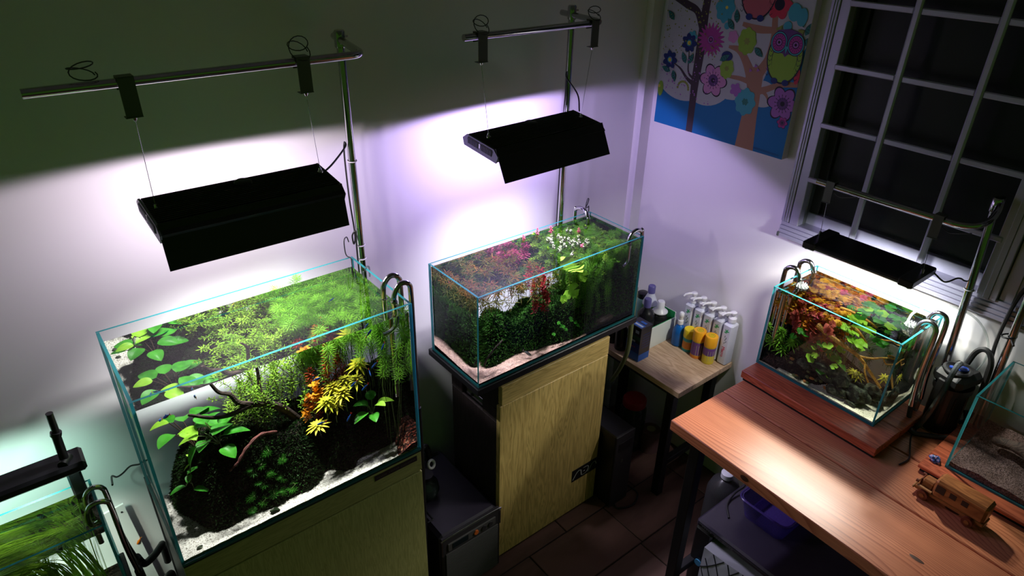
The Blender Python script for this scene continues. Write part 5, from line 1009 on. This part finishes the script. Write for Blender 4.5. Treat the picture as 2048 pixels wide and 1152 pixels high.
# pump bottles along the wall
plain('bottle_white', (.60, .62, .74), .35); plain('print_green', (.02, .38, .12), .5); plain('print_dark', (.05, .16, .13), .5); plain('print_red', (.65, .03, .08), .5); plain('print_cyan', (.03, .30, .62), .5); plain('pump_white', (.72, .72, .80), .3)
ZT = .5295
from bpy import data as D_
def textobj(name, s, size, M_, mat, parent, ext=.0002, extrude=True):
    cu = D_.curves.new(name, 'FONT'); cu.body = s; cu.size = size; cu.extrude = ext; cu.align_x = 'CENTER'; cu.align_y = 'CENTER'; tmp = D_.objects.new(name, cu); COL.objects.link(tmp)
    dg = bpy.context.evaluated_depsgraph_get(); me = D_.meshes.new_from_object(tmp.evaluated_get(dg)); D_.objects.remove(tmp)
    me.materials.clear(); me.materials.append(MAT[mat]); me.transform(M_); o = D_.objects.new(name, me); COL.objects.link(o); attach(o, parent); return o
def pump_bottle(x, y, label, last, word=None, mark='print_cyan'):
    t = thing('pump_bottle', label, 'bottle', (x, y, ZT), 'white pump bottles on the side table')
    a, b, h = .022, .0185, .168
    MB().bbox(x-a, x+a, y-b, y+b, ZT+.0003, ZT+h, .005).build('bottle_body', 'bottle_white', t)
    MB().lathe((x, y, ZT+h), [(.014, -.001), (.0125, .004), (.0125, .008)], 16).build('neck', 'bottle_white', t)
    MB().lathe((x, y, ZT+h+.007), [(.0145, 0), (.0145, .014), (.009, .018), (.005, .020), (.005, .030)], 18).build('screw_cap', 'pump_white', t)
    T = M.Translation((x, y, ZT+h+.034)) @ M.Rotation(R(150), 4, 'Z')
    p = MB(); p.lathe((0, 0, 0), [(.0095, 0), (.0115, .003), (.0115, .010), (.008, .0125), (0, .0125)], 16, 0, T); p.tube([T @ V(q) for q in ((0, 0, .006), (.02, 0, .0085), (.034, 0, .006), (.040, 0, -.001))], [.0055, .0045, .0035, .003], 8); p.build('pump_head', 'pump_white', t)
    xf = x-a-.0004; lab = MB()
    def q(u, v, L, an, w_): blade(lab, (xf, y-u, ZT+v), V((0, -cos(an), sin(an))), V((-1, 0, 0)), L, w_, 0, 3)
    for an, L in ((2.0, .012), (1.2, .015), (.45, .013), (3.6, .010), (4.6, .007)): q(0, .138, L, an, .0045)
    lab.build('leaf_emblem', 'print_green', t, fix=False)
    s_ = MB()
    for k, (u, v) in enumerate(((-.004, .118), (.001, .112), (-.002, .104), (.003, .098), (-.003, .091))): s_.tube([(xf, y-u, ZT+v), (xf, y-u-.004, ZT+v+.005), (xf, y-u-.002, ZT+v-.003)], .0006, 4)
    s_.build('script_lettering', 'print_dark', t)
    if word: textobj('label_word', word, .017, M.Translation((xf, y, ZT+.055)) @ M(((0, 0, -1, 0), (-1, 0, 0, 0), (0, 1, 0, 0), (0, 0, 0, 1))) @ M.Rotation(R(-90), 4, 'Z'), 'print_red', t)
    else: MB().box(xf-.0002, xf, y-.006, y+.006, ZT+.05, ZT+.062).build('label_mark', mark, t)
    return t
for i, y in enumerate((-.3545, -.397, -.4395, -.482, -.5245)):
    pump_bottle(-.027, y, ['white pump bottle with leaf emblem nearest the corner, beside the plastic bin', 'second white pump bottle from the corner of the room, behind the first yellow tub', 'middle one of the five white pump bottles along the wall', 'fourth white pump bottle from the corner, behind the tub with purple label', 'white pump bottle with red lettering at the table end of the row'][i], i == 4, 'Macro' if i == 4 else None)
# tubs with yellow lids
plain('lid_yellow', (.85, .62, .02), .4); plain('lid_orange', (.92, .42, .02), .4); plain('label_purple', (.16, .06, .28), .45); plain('label_orange', (.75, .25, .03), .45); plain('label_teal', (.03, .35, .42), .45); plain('label_yellow', (.75, .60, .05), .45); plain('label_green', (.08, .30, .04), .45); plain('ring_green', (.35, .50, .02), .4)
def tub(x, y, h, label, lid, bands, mark):
    t = thing('food_tub', label, 'tub', (x, y, ZT)); r = .0215
    z0 = ZT+.0003; MB().lathe((x, y, z0), [(r*.97, 0), (r, .003), (r, h*.66)], 26).build('tub_body', 'label_yellow', t)
    for a, b, mt in bands: MB().lathe((x, y, z0+a*h), [(r+.0004, 0), (r+.0004, (b-a)*h)], 26).build('label_band', mt, t)
    MB().lathe((x, y, z0+h*.64), [(r+.0014, 0), (r+.0016, h*.34), (r, h*.36), (0, h*.36)], 28).build('lid', lid, t)
    if mark:
        MB().tube(ring((x, y, z0+h+.0004), .011, 0), .0010, 6).build('lid_ring', 'ring_green', t); MB().tube(ring((x, y, z0+h+.0004), .0045, 0), .0010, 6).build('lid_ring', 'ring_green', t)
        m_ = MB()
        for an in (3.6, 4.0, 4.4, 4.8): m_.tube([(x+(r+.0006)*cos(an), y+(r+.0006)*sin(an), z0+.12*h), (x+(r+.0006)*cos(an), y+(r+.0006)*sin(an), z0+.5*h)], .0007, 4)
        m_.build('label_lettering', 'cream_label', t)
    return t
tub(-.068, -.392, .090, 'tub with a yellow-green lid and orange label beside the blue spray bottle', 'lid_yellow', [(.0, .12, 'label_teal'), (.14, .46, 'label_orange'), (.48, .62, 'label_teal')], False)
tub(-.076, -.4375, .112, 'taller tub with orange lid and purple label, between the two other tubs', 'lid_orange', [(.12, .60, 'label_purple'), (.0, .10, 'label_orange')], True)
tub(-.072, -.486, .112, 'tub with orange lid and green-ringed top at the outer end of the tubs', 'lid_orange', [(.03, .30, 'label_yellow'), (.32, .60, 'label_purple')], True)
t = thing('spray_bottle', 'blue spray bottle with white nozzle beside the yellow tubs', 'bottle', (-.070, -.345, ZT)); clear_plastic('blue_liquid', (.01, .13, .50), .12, .08)
MB().lathe((-.070, -.345, ZT+.0003), [(.020, 0), (.024, .004), (.024, .060), (.020, .074), (.009, .086), (.009, .092)], 24).build('bottle_body', 'blue_liquid', t); MB().lathe((-.070, -.345, ZT+.090), [(.0105, 0), (.0105, .016), (.008, .018), (.0078, .030), (.0095, .032), (.0095, .046), (.006, .050), (0, .050)], 18).build('nozzle', 'pump_white', t)
# boxed product
plain('box_black', (.015, .017, .025), .35); plain('box_blue', (.01, .10, .45), .35); plain('box_navy', (.015, .04, .22), .35); plain('box_moss', (.02, .09, .05), .4); plain('box_white', (.50, .56, .68), .4); plain('box_red', (.55, .06, .04), .4)
t = thing('product_box', 'tall black and blue printed box on the outer corner of the side table', 'box', (-.2505, -.305, ZT)); bx = (-.2810, -.2225, -.337, -.274)
MB().bbox(*bx, ZT+.0003, ZT+.142, .0008).build('carton', 'box_black', t)
def onx(nm, y0, y1, z0, z1, mt, k=0): MB().box(bx[0]-.0004-k*.0002, bx[0]-.0001, y0, y1, ZT+z0, ZT+z1).build(nm, mt, t)
def ony(nm, x0, x1, z0, z1, mt, k=0): MB().box(x0, x1, bx[2]-.0004-k*.0002, bx[2]-.0001, ZT+z0, ZT+z1).build(nm, mt, t)
onx('printed_band', bx[2]+.001, bx[3]-.001, .001, .035, 'box_blue'); onx('printed_band', bx[2]+.001, bx[3]-.001, .035, .075, 'box_navy'); ony('printed_band', bx[0]+.001, bx[1]-.001, .001, .030, 'box_blue'); onx('printed_band', bx[2]+.001, bx[3]-.001, .088, .104, 'box_moss')
onx('title_bar', -.315, -.288, .077, .084, 'box_white', 1); onx('label_panel', -.328, -.312, .116, .128, 'box_white', 1)
for k in range(3): onx('printed_fish', -.318+.010*k, -.312+.010*k, .055-.001*k, .058-.001*k, 'box_red', 1)
for k in range(6): ony('text_line', bx[0]+.012, bx[1]-.008, .055+.011*k, .0565+.011*k, 'box_navy', 1)
for (a, b, c, d, mt) in ((-.277, -.255, -.332, -.279, 'box_blue'), (-.270, -.262, -.330, -.285, 'box_white'), (-.248, -.236, -.325, -.300, 'box_blue')): MB().box(a, b, c, d, ZT+.142, ZT+.1425+(.0003 if mt == 'box_white' else 0)).build('top_print', mt, t)
# white bin and its bottles
plain('bin_white', (.62, .66, .66), .4); plain('bin_green', (.02, .30, .10), .5)
t = thing('storage_bin', 'white open plastic bin with green lining on the side table', 'bin', (-.11, -.18, ZT)); z0, z1 = ZT+.0003, ZT+.090
mb = MB(); mb.bbox(-.190, -.045, -.305, -.3015, z0, z1, .0008); mb.bbox(-.190, -.1865, -.3015, -.06, z0, z1, .0008); mb.bbox(-.0485, -.045, -.3015, -.06, z0, z1+.02, .0008); mb.bbox(-.190, -.045, -.06, -.0565, z0, z1, .0008); mb.box(-.1865, -.0485, -.3015, -.06, z0, z0+.003); mb.build('bin_shell', 'bin_white', t)
mb = MB(); mb.box(-.186, -.049, -.3012, -.300, z0+.004, z1+.001); mb.box(-.0500, -.0488, -.3, -.062, z0+.004, z1+.021); mb.box(-.186, -.1848, -.3, -.062, z0+.004, z1+.001); mb.build('lining', 'bin_green', t)
plain('bottle_dark', (.010, .010, .013), .25); plain('cap_blue', (.10, .09, .28), .3); plain('cap_white', (.66, .66, .74), .35); plain('label_black', (.02, .02, .025), .5); plain('label_blue', (.03, .18, .50), .5); plain('label_mint', (.30, .52, .50), .5); plain('cap_tan', (.70, .52, .42), .4)
def bottle(name, label, x, y, r, h, body, cap, cr, ch, bands=(), shoulder=.75, base=None, extra=None):
    z0 = (base if base is not None else ZT+.004)
    t = thing(name, label, 'bottle', (x, y, z0)); MB().lathe((x, y, z0), [(r*.95, 0), (r, .003), (r, h*shoulder), (r*.8, h*(shoulder+.1)), (cr*.9, h*.95), (cr*.9, h)], 24).build('bottle_body', body, t)
    for a, b, mt in bands: MB().lathe((x, y, z0+a*h), [(r+.0004, 0), (r+.0004, (b-a)*h)], 24).build('label_band', mt, t)
    MB().lathe((x, y, z0+h*.97), [(cr, 0), (cr, ch*.9), (cr*.85, ch), (0, ch)], 20).build('cap', cap, t)
    if extra: extra(t, z0)
    return t
bottle('supplement_bottle', 'dark bottle with violet cap nearest the long tank in the bin', -.150, -.245, .032, .145, 'bottle_dark', 'cap_blue', .014, .034, ((.3, .62, 'label_black'),))
bottle('supplement_bottle', 'white bottle with violet cap and green label at the back of the bin', -.085, -.205, .029, .165, 'bottle_white', 'cap_blue', .014, .030, ((.1, .68, 'label_green'),), .70)
bottle('supplement_bottle', 'dark bottle with big white conical cap in the middle of the bin', -.092, -.262, .030, .110, 'bottle_dark', 'cap_white', .029, .004, ((.25, .36, 'label_blue'), (.4, .72, 'label_black')), .8, extra=lambda t, z: MB().lathe((-.092, -.262, z+.108), [(.029, 0), (.026, .004), (.016, .014), (.0145, .018), (.0145, .040), (.012, .044), (0, .044)], 22).build('cap_tower', 'cap_white', t))
bottle('supplement_bottle', 'bottle with black cap and mint label at the wall side of the bin', -.062, -.222-.02, .012, .090, 'label_mint', 'bottle_dark', .011, .012, ((.2, .7, 'label_mint'),), .85)
bottle('supplement_bottle', 'squat bottle with wide black cap and mint label beside the white conical cap', -.070, -.210+.055, .022, .115, 'label_mint', 'bottle_dark', .021, .022, (), .9)
bottle('dropper_bottle', 'small bottle with a tan tipped nozzle at the back of the bin', -.068, -.105, .018, .120, 'cap_white', 'cap_tan', .008, .030, (), .7)
bottle('dark_bottle', 'dark squat bottle on the side table hidden behind the printed box', -.262, -.235, .024, .10, 'bottle_dark', 'bottle_dark', .015, .016, (), .75, ZT+.0003); bottle('dark_bottle', 'short dark bottle at the edge of the side table next to the hanging hose', -.250, -.180, .024, .115, 'bottle_dark', 'bottle_dark', .014, .018, (), .75, ZT+.0003)
# ------------------------------------------------------------------ long wooden table under the window
pine('pine', (.36, .10, .045), (.66, .25, .12)); wood('pine_edge', (.42, .14, .05), (.62, .25, .10), 1, 10, 9, .45, rings=1, bmp=.08); plain('knot', (.07, .025, .012), .5)
TT = M.Translation((-.657, -.770, 0)) @ M.Rotation(R(-2.2), 4, 'Z')     # table axes: x towards the wall, -y along the table
t = thing('long_table', 'long pine plank table with black iron legs below the window', 'table', (-.657, -.770, 0))
ed = [.0, .2215, .4005, .54, .642]
for i in range(4):
    mb = MB(); mb.bbox(ed[i]+.0019, ed[i+1]-.0019, -1.45, 0, .716, .750, .0022, 0, TT); o = mb.build('plank', 'pine', t)
for x, y in ((.0+.095, -.62), (.30, -.60)): 
    mb = MB(); mb.lathe((0, 0, 0), [(.009, 0), (.007, .0003), (0, .0004)], 14, 0, TT @ M.Translation((x, y, .7501)) @ M.Scale(1.8, 4, (0, 1, 0)) @ M.Scale(.6, 4, (1, 0, 0))); mb.build('knot', 'knot', t)
mb = MB(); mb.lathe((0, 0, 0), [(.008, 0), (.006, .0004), (0, .0005)], 14, 0, TT @ M.Translation((-.0001, -.245, .735)) @ M.Rotation(R(-90), 4, 'Y') @ M.Scale(1.4, 4, (0, 1, 0))); mb.build('knot', 'knot', t)
for y in (-.075, -1.38):
    for x in (.040, .58): mb = MB(); mb.bbox(x-.016, x+.016, y-.016, y+.016, 0, .7155, .002, 0, TT); mb.build('leg', 'black_iron', t)
    mb = MB(); mb.bbox(.056, .564, y-.012, y+.012, .16, .185, .002, 0, TT); mb.build('stretcher', 'black_iron', t); mb = MB(); mb.bbox(.056, .564, y-.012, y+.012, .690, .7155, .002, 0, TT); mb.build('top_rail', 'black_iron', t)
wood('mahogany', (.20, .035, .016), (.52, .13, .06), 1, 9, 10, .35, rings=1, bmp=.1); plain('foam_black', (.008, .008, .008), .9)
TB = M.Translation((-.350, -.774, 0)) @ M.Rotation(R(-2), 4, 'Z')
t = thing('wooden_board', 'reddish-brown wooden board under the small planted tank', 'board', (-.25, -.98, .7505))
for i in range(2):
    mb = MB(); mb.bbox(i*.125+.0004, (i+1)*.125-.0004, -.411, 0, .759, .7838, .002, 0, TB); mb.build('plank', 'mahogany', t)
mb = MB(); mb.box(.006, .244, -.405, -.006, .7503, .7588, 0, TB); mb.build('foam_mat', 'foam_black', t)
t = thing('wooden_board', 'darker wooden board under the empty glass tank', 'board', (-.2, -1.45, .7505))
MB().bbox(-.312, -.035, -1.70, -1.268, .7595, .7697, .002).build('plank', 'mahogany', t); MB().box(-.306, -.04, -1.695, -1.274, .7503, .7593).build('foam_mat', 'foam_black', t)
# lamp over the small tank
t = thing('slim_lamp', 'slim black lamp hung before the window over the small planted tank', 'lamp', (-.174, -.95, 1.18))
MB().bbox(-.236, -.112, -1.096, -.806, 1.168, 1.184, .003).build('housing', 'black_anodised', t); MB().box(-.237, -.2355, -1.07, -.83, 1.172, 1.175).build('side_groove', 'grey_metal', t)
for y in (-.822, -1.080): MB().bbox(-.240, -.108, y-.018, y+.018, 1.1655, 1.1865, .003).build('end_bracket', 'black_plastic', t)
for y in (-.815, -1.088): MB().tube([(-.174, y, 1.186), (-.174, y, 1.198)], .004, 8).build('wire_anchor', 'steel', t); MB().tube([(-.233, y, 1.164), (-.233, y, 1.1655)], .004, 8).build('thumb_screw', 'black_plastic', t)
MB().box(-.225, -.123, -1.06, -.84, 1.1665, 1.168).build('lens', 'led_lens', t)
for y, ya in ((-.8125, -.815), (-1.0855, -1.088)):
    h = MB(); h.box(-.1855, -.184, y-.011, y+.011, 1.287, 1.343); h.box(-.1855, -.1625, y-.011, y+.011, 1.343, 1.3445); h.box(-.1640, -.1625, y-.011, y+.011, 1.322, 1.343); h.box(-.1875, -.176, y-.011, y+.011, 1.2855, 1.287); h.build('hook', 'grey_metal', t)
    MB().tube([(-.178, y, 1.287), (-.174, ya, 1.198)], .0007, 5).build('suspension_wire', 'steel', t)
    MB().tube(smooth_path([(-.180, y-.008, 1.32), (-.185, y-.03, 1.312), (-.184, y-.055, 1.318), (-.18, y-.075, 1.325)]), .0012, 6).build('spare_wire', 'black_rubber', t)
for i in range(4): spot('led', (-.174, -.83-.08*i, 1.160), (0, 0, -1), 9.5, (1.0, .97, .86), R(138), .75, .012, t)
for i in range(2): spot('led', (-.150, -.88-.14*i, 1.163), (.10, 0, -1), 3.0, (.95, 1.0, .98), R(172), .25, .012, t)
t = thing('lamp_stand', 'chrome lamp stand before the window beside the small planted tank', 'lamp stand', (-.05, -1.150, .75))
MB().tube([(-.05, -1.190, .7505), (-.05, -1.152, 1.362)], .0095, 16).build('pole', 'chrome', t)
MB().tube(smooth_path([(-.022, -1.155, 1.370), (-.05, -1.160, 1.366), (-.085, -1.168, 1.356), (-.125, -1.170, 1.344), (-.158, -1.155, 1.336), (-.1735, -1.125, 1.333), (-.174, -1.09, 1.3325), (-.174, -.95, 1.332), (-.174, -.771, 1.332)]), .0080, 14).build('arm', 'chrome', t)
MB().lathe((-.05, -1.153, 1.345), [(.012, 0), (.0125, .003), (.0125, .030), (.010, .034), (0, .034)], 18).build('clamp_collar', 'chrome', t); MB().tube([(-.058, -1.155, 1.32), (-.066, -1.157, 1.32)], .0025, 8).build('set_screw', 'steel', t)
cord('power_cord', 'black cord sagging from the slim lamp to its chrome stand', [(-.12, -1.098, 1.175), (-.11, -1.125, 1.158), (-.085, -1.142, 1.168), (-.062, -1.15, 1.158), (-.045, -1.16, 1.14), (-.047, -1.166, 1.05), (-.047, -1.172, .95), (-.047, -1.185, .80)], .0022)
tag(MB().tube(ring((-.05, -1.166, 1.135), .0112, 0), .0014, 6).build('cable_tie', 'trim_paint'), 'white cable tie on the chrome stand below the slim lamp', 'cable tie')
# second stand at the empty tank and its hose
t = thing('lamp_stand', 'chrome stand pole between the filter and the empty tank', 'lamp stand', (-.045, -1.30, .75)); MB().tube([(-.045, -1.300, .7505), (-.045, -1.282, 1.30)], .0095, 16).build('pole', 'chrome', t); MB().lathe((-.045, -1.300, .7505), [(.016, 0), (.016, .006), (.011, .010)], 16).build('foot_collar', 'chrome', t)
cord('black_hose', 'black hose looping down along the chrome pole by the empty tank', [(-.035, -1.275, .86), (-.030, -1.268, .95), (-.035, -1.262, 1.02), (-.035, -1.262, 1.10), (-.030, -1.268, 1.165), (-.032, -1.282, 1.195), (-.035, -1.31, 1.19), (-.03, -1.35, 1.15)], .0048)
tag(MB().tube(ring((-.043, -1.283, 1.052), .0155, 0, (0, .3, 1)), .0022, 8).tube([(-.055, -1.292, 1.052), (-.075, -1.305, 1.048)], .0028, 8).build('hose_strap', 'black_rubber'), 'black strap tying the hose to the chrome pole by the empty tank', 'strap')
# canister filter
t = thing('canister_filter', 'black canister filter with a blue-marked lid standing between the two tanks', 'filter', (-.085, -1.222, .75)); cx, cy = -.086, -1.224
plain('filter_grey', (.012, .013, .015), .5); plain('filter_blue', (.01, .05, .35), .35)
TC = M.Translation((cx, cy, 0)) @ M.Rotation(R(-14), 4, 'Z')
mb = MB(); pr_c = [(.046*cos(a)*(1.05 if True else 1), .040*sin(a)) for a in [2*pi*k/28 for k in range(28)]]; mb.prism(pr_c, .7505, .875, 'z', 0, TC); mb.build('canister', 'black_plastic', t)
for k in range(8): a = 2*pi*k/8+.2; mb = MB(); mb.tube([TC @ V((.049*cos(a), .0405*sin(a), .76)), TC @ V((.049*cos(a), .0405*sin(a), .87))], .002, 5); mb.build('rib', 'black_plastic', t)
mb = MB(); mb.prism([(.052*cos(a), .045*sin(a)) for a in [2*pi*k/28 for k in range(28)]], .876, .893, 'z', 0, TC); mb.build('clamp_band', 'black_plastic', t)
mb = MB(); mb.bbox(-.048, .048, -.041, .041, .8935, .935, .012, 0, TC); mb.build('pump_head', 'filter_grey', t)
mb = MB(); mb.lathe((0, 0, 0), [(.034, 0), (.034, .004), (.028, .006), (.020, .002), (0, .001)], 26, 0, TC @ M.Translation((-.012, 0, .935))); mb.build('lid_dish', 'filter_grey', t)
mb = MB(); mb.lathe((0, 0, 0), [(.013, 0), (.013, .004), (.006, .006), (0, .006)], 18, 0, TC @ M.Translation((.0, -.006, .938))); mb.build('blue_knob', 'filter_blue', t); mb = MB(); mb.lathe((0, 0, 0), [(.006, 0), (.006, .003), (0, .004)], 14, 0, TC @ M.Translation((-.018, .012, .938))); mb.build('blue_dot', 'filter_blue', t)
for q in (-1, 1): mb = MB(); mb.bbox(q*.050-.004, q*.050+.004, -.016, .016, .845, .915, .003, 0, TC); mb.build('latch', 'filter_grey', t)
clear_plastic('smoke_tube', (.06, .07, .075), .25, .05)
cord('filter_hose', 'smoky clear hose curving from the filter lid down past its front', [(-.095, -1.222, .955), (-.13, -1.224, .962), (-.155, -1.225, .935), (-.165, -1.222, .88), (-.165, -1.212, .81), (-.160, -1.20, .765), (-.145, -1.185, .759), (-.125, -1.172, .775), (-.113, -1.168, .83)], .0072, 'smoke_tube', 'hose')
cord('filter_hose', 'black hose hooping from the filter lid towards the chrome pole', [(-.052, -1.226, .94), (-.045, -1.232, .975), (-.045, -1.245, .992), (-.048, -1.262, .988), (-.052, -1.275, .96), (-.055, -1.28, .90), (-.055, -1.282, .83), (-.05, -1.272, .77), (-.04, -1.26, .76)], .0072, 'black_rubber', 'hose')
cord('filter_hose', 'black hose looped low between the small tank and the filter', [(-.165, -1.168, .84), (-.165, -1.172, .80), (-.17, -1.18, .768), (-.185, -1.20, .758), (-.17, -1.225, .758), (-.13, -1.27, .758), (-.09, -1.285, .758), (-.05, -1.275, .775), (-.038, -1.262, .80)], .0066, 'black_rubber', 'hose')
cord('power_cord', 'black cord lying on the pine table below the reddish-brown board end', [(-.16, -1.20, .753), (-.20, -1.205, .753), (-.25, -1.225, .753), (-.29, -1.24, .753), (-.33, -1.235, .753)], .0022)
m, nt, b, o = nodes('mineral'); nt.links.new(ramp(nt, noise(nt, coord(nt), 160, 3), [(.35, (.02, .02, .05)), (.5, (.05, .16, .45)), (.62, (.55, .30, .40)), (.75, (.6, .6, .6))]), b.inputs['Base Color']); b.inputs['Roughness'].default_value = .25
o = rock_mesh(.011, .013, .009, 9).build('mineral_stone', 'mineral'); o.location = (-.268, -1.288, .7765); tag(o, 'small glittering blue and pink stone at the corner of the empty tank', 'stone')
# toy car
wood('toy_wood', (.16, .05, .015), (.34, .13, .04), 1, 20, 6, .35, rings=.8, bmp=.05); plain('toy_dark', (.16, .04, .02), .35); plain('toy_light', (.38, .19, .07), .4); plain('toy_hole', (.03, .012, .006), .7)
TK = M.Translation((-.376, -1.375, .7505)) @ M.Rotation(R(-2), 4, 'Z')
t = thing('toy_car', 'brown wooden toy delivery car on the pine table beside the empty tank', 'toy car', (-.376, -1.375, .7505))
def tk(nm, mat_, f): mb = MB(); f(mb); return mb.build(nm, mat_, t)
tk('body', 'toy_wood', lambda m_: m_.bbox(-.024, .024, -.072, .042, .022, .070, .006, 0, TK)); tk('chassis', 'toy_wood', lambda m_: m_.bbox(-.019, .019, -.074, .078, .012, .022, .002, 0, TK))
tk('bonnet', 'toy_wood', lambda m_: m_.bbox(-.014, .014, .042, .070, .022, .046, .004, 0, TK)); tk('radiator', 'toy_dark', lambda m_: m_.bbox(-.013, .013, .070, .073, .020, .044, .001, 0, TK)); tk('bumper', 'toy_light', lambda m_: m_.bbox(-.022, .022, .078, .083, .012, .020, .002, 0, TK))
for q in (-1, 1):
    tk('mudguard', 'toy_light', lambda m_: m_.bbox(q*.022-.0035, q*.022+.0035, .040, .074, .026, .0305, .001, 0, TK))
    tk('headlamp', 'toy_dark', lambda m_: m_.tube([TK @ V((q*.017, .074, .036)), TK @ V((q*.017, .080, .036))], .0042, 12))
    for y in (.055, -.045): tk('wheel', 'toy_dark', lambda m_: m_.tube([TK @ V((q*.0205, y, .0122)), TK @ V((q*.029, y, .0122))], .0120, 20)); tk('hub_cap', 'toy_wood', lambda m_: m_.tube([TK @ V((q*.0292, y, .0122)), TK @ V((q*.031, y, .0122))], .0055, 14))
    tk('window_hole', 'toy_hole', lambda m_: m_.bbox(q*.0243-.0006, q*.0243+.0006, .016, .036, .040, .060, .0003, 0, TK)); tk('window_hole', 'toy_hole', lambda m_: m_.bbox(q*.0243-.0006, q*.0243+.0006, -.008, .006, .044, .058, .0003, 0, TK)); tk('window_hole', 'toy_hole', lambda m_: m_.bbox(q*.0243-.0006, q*.0243+.0006, -.034, -.020, .044, .058, .0003, 0, TK))
tk('windscreen', 'toy_hole', lambda m_: m_.bbox(-.017, .017, .0418, .0426, .048, .064, .0003, 0, TK))
# ------------------------------------------------------------------ under the table
t = thing('black_stand', 'low black plastic stand under the pine table', 'stand', (-.4, -1.03, 0))
MB().bbox(-.535, -.20, -1.30, -.84, .322, .350, .006).build('stand_top', 'dusk_plastic', t); MB().bbox(-.537, -.534, -1.29, -.85, .330, .340, .0005).build('lip', 'black_plastic', t)
mb = MB()
for i in range(15):
    if i not in (5, 9): mb.box(-.5378, -.537, -.862-i*.0075, -.8665-i*.0075, .3325, .3375)
mb.build('lip_lettering', 'grey_metal', t)
for x, y in ((-.505, -.87), (-.23, -.87), (-.505, -1.27), (-.23, -1.27)): MB().bbox(x-.03, x+.03, y-.03, y+.03, 0, .3215, .006).build('leg', 'black_plastic', t)
MB().tube([(-.5355, -.875, .185), (-.539, -.875, .185)], .012, 16).build('blue_badge', 'badge_blue', t) if plain('badge_blue', (.06, .25, .45), .4) else 0
MB().bbox(-.52, -.22, -1.24, -.90, .05, .062, .003).build('lower_shelf', 'black_plastic', t)
clear_plastic('violet_plastic', (.16, .10, .48), .68, .25)
t = thing('plastic_tub', 'violet translucent plastic tub standing on the low black stand', 'tub', (-.345, -1.0, .3505)); zt = .3505
def rr_rect(x0, x1, y0, y1, r, n=4): return [(cx_+r*cos(a), cy_+r*sin(a)) for cx_, cy_, a0 in ((x1-r, y1-r, 0), (x0+r, y1-r, pi/2), (x0+r, y0+r, pi), (x1-r, y0+r, 3*pi/2)) for a in [a0+pi/2*k/n for k in range(n+1)]]
mb = MB(); A = rr_rect(-.415, -.245, -1.045, -.915, .02); B2 = rr_rect(-.430, -.230, -1.060, -.900, .025); n = len(A); A2 = rr_rect(-.412, -.248, -1.042, -.918, .019); B3 = rr_rect(-.4275, -.2325, -1.0575, -.9025, .024)
vs = [(*p, zt) for p in A]+[(*p, zt+.075) for p in B2]+[(*p, zt+.075) for p in B3]+[(*p, zt+.002) for p in A2]
mb.add(vs, [(i, (i+1) % n, n+(i+1) % n, n+i) for i in range(n)]+[(n+i, n+(i+1) % n, 2*n+(i+1) % n, 2*n+i) for i in range(n)]+[(2*n+i, 2*n+(i+1) % n, 3*n+(i+1) % n, 3*n+i) for i in range(n)]+[tuple(range(n))[::-1], tuple(range(3*n, 4*n))], 0, True); mb.build('tub_wall', 'violet_plastic', t)
mb = MB(); Cc = rr_rect(-.434, -.226, -1.064, -.896, .027); mb.tube([V((*p, zt+.075)) for p in Cc]+[V((*Cc[0], zt+.075))], .0028, 6); mb.build('rim', 'violet_plastic', t)
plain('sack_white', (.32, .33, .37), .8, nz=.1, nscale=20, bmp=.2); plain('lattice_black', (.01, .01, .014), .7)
t = thing('lattice_cushion', 'white cushion with a black lattice print stuffed under the black stand', 'cushion', (-.40, -1.05, .12))
def cush(u, v): return (-.565+.10*(u**2)*.5+.03*v*0-.045*sin(pi*min(1, max(0, v)))*sin(pi*u), -.90-.30*u, .10+.20*v)
mb = MB(); nu, nv = 18, 12; fr = [cush(i/nu, j/nv) for j in range(nv+1) for i in range(nu+1)]; bk = [(x+.22, y, z) for x, y, z in fr]; m_ = nu+1; N_ = len(fr)
fs = [(j*m_+i, j*m_+i+1, (j+1)*m_+i+1, (j+1)*m_+i) for j in range(nv) for i in range(nu)]; ring_ = list(range(m_))+[j*m_+nu for j in range(1, nv+1)]+[nv*m_+i for i in range(nu-1, -1, -1)]+[j*m_ for j in range(nv-1, 0, -1)]
mb.add(fr+bk, fs+[tuple(N_+k for k in f)[::-1] for f in fs]+[(ring_[k], ring_[(k+1) % len(ring_)], N_+ring_[(k+1) % len(ring_)], N_+ring_[k]) for k in range(len(ring_))], 0, True); mb.build('cushion_body', 'sack_white', t)
mb = MB()
for k in range(-4, 8):
    for sgn in (1, -1):
        pts = []
        for q in range(13):
            v = q/12; u = k*.16+sgn*v*.55+(.0 if sgn > 0 else .5)
            if 0 < u < 1: c3 = cush(u, v); pts.append(V((c3[0]-.0012, c3[1], c3[2])))
        if len(pts) > 2: mb.tube(pts, .0016, 4)
mb.build('lattice_print', 'lattice_black', t)
o = MB().tube([(-.545, -1.16, .045), (-.55, -1.16, .045)], .018, 14).build('red_knob', 'red_lid'); bpy.data.objects.remove(o)
bottle('water_jug', 'pale translucent jug on the floor behind the black stand', -.30, -.80+.02, .055, .34, 'jug_shaded', 'cap_white', .02, .02, (), .8, 0.0) if clear_plastic('jug_shaded', (.05, .05, .055), .35, .3) else 0  # pale jug's colour darkened to stand for the shade under the table
cord('black_cable', 'black cable hanging between the pale jug and the black stand', [(-.30, -.845, .37), (-.33, -.86, .3705), (-.37, -.855, .361), (-.42, -.865, .3525), (-.46, -.90, .3525)], .003)
o = MB().bbox(-.50, -.36, -1.42, -1.20, .0, .04, .01).build('red_cloth', 'red_lid'); tag(o, 'folded red cloth on the floor in the shade of the long table', 'cloth')
# light that has passed through the tanks' water also reaches the boards and tables below them
for o in list(bpy.data.objects):
    if o.type == 'MESH' and (o.name.startswith(('plank', 'carcass')) or o.name in ('wall_right', 'wall_back')): o.cycles.is_caustics_receiver = True
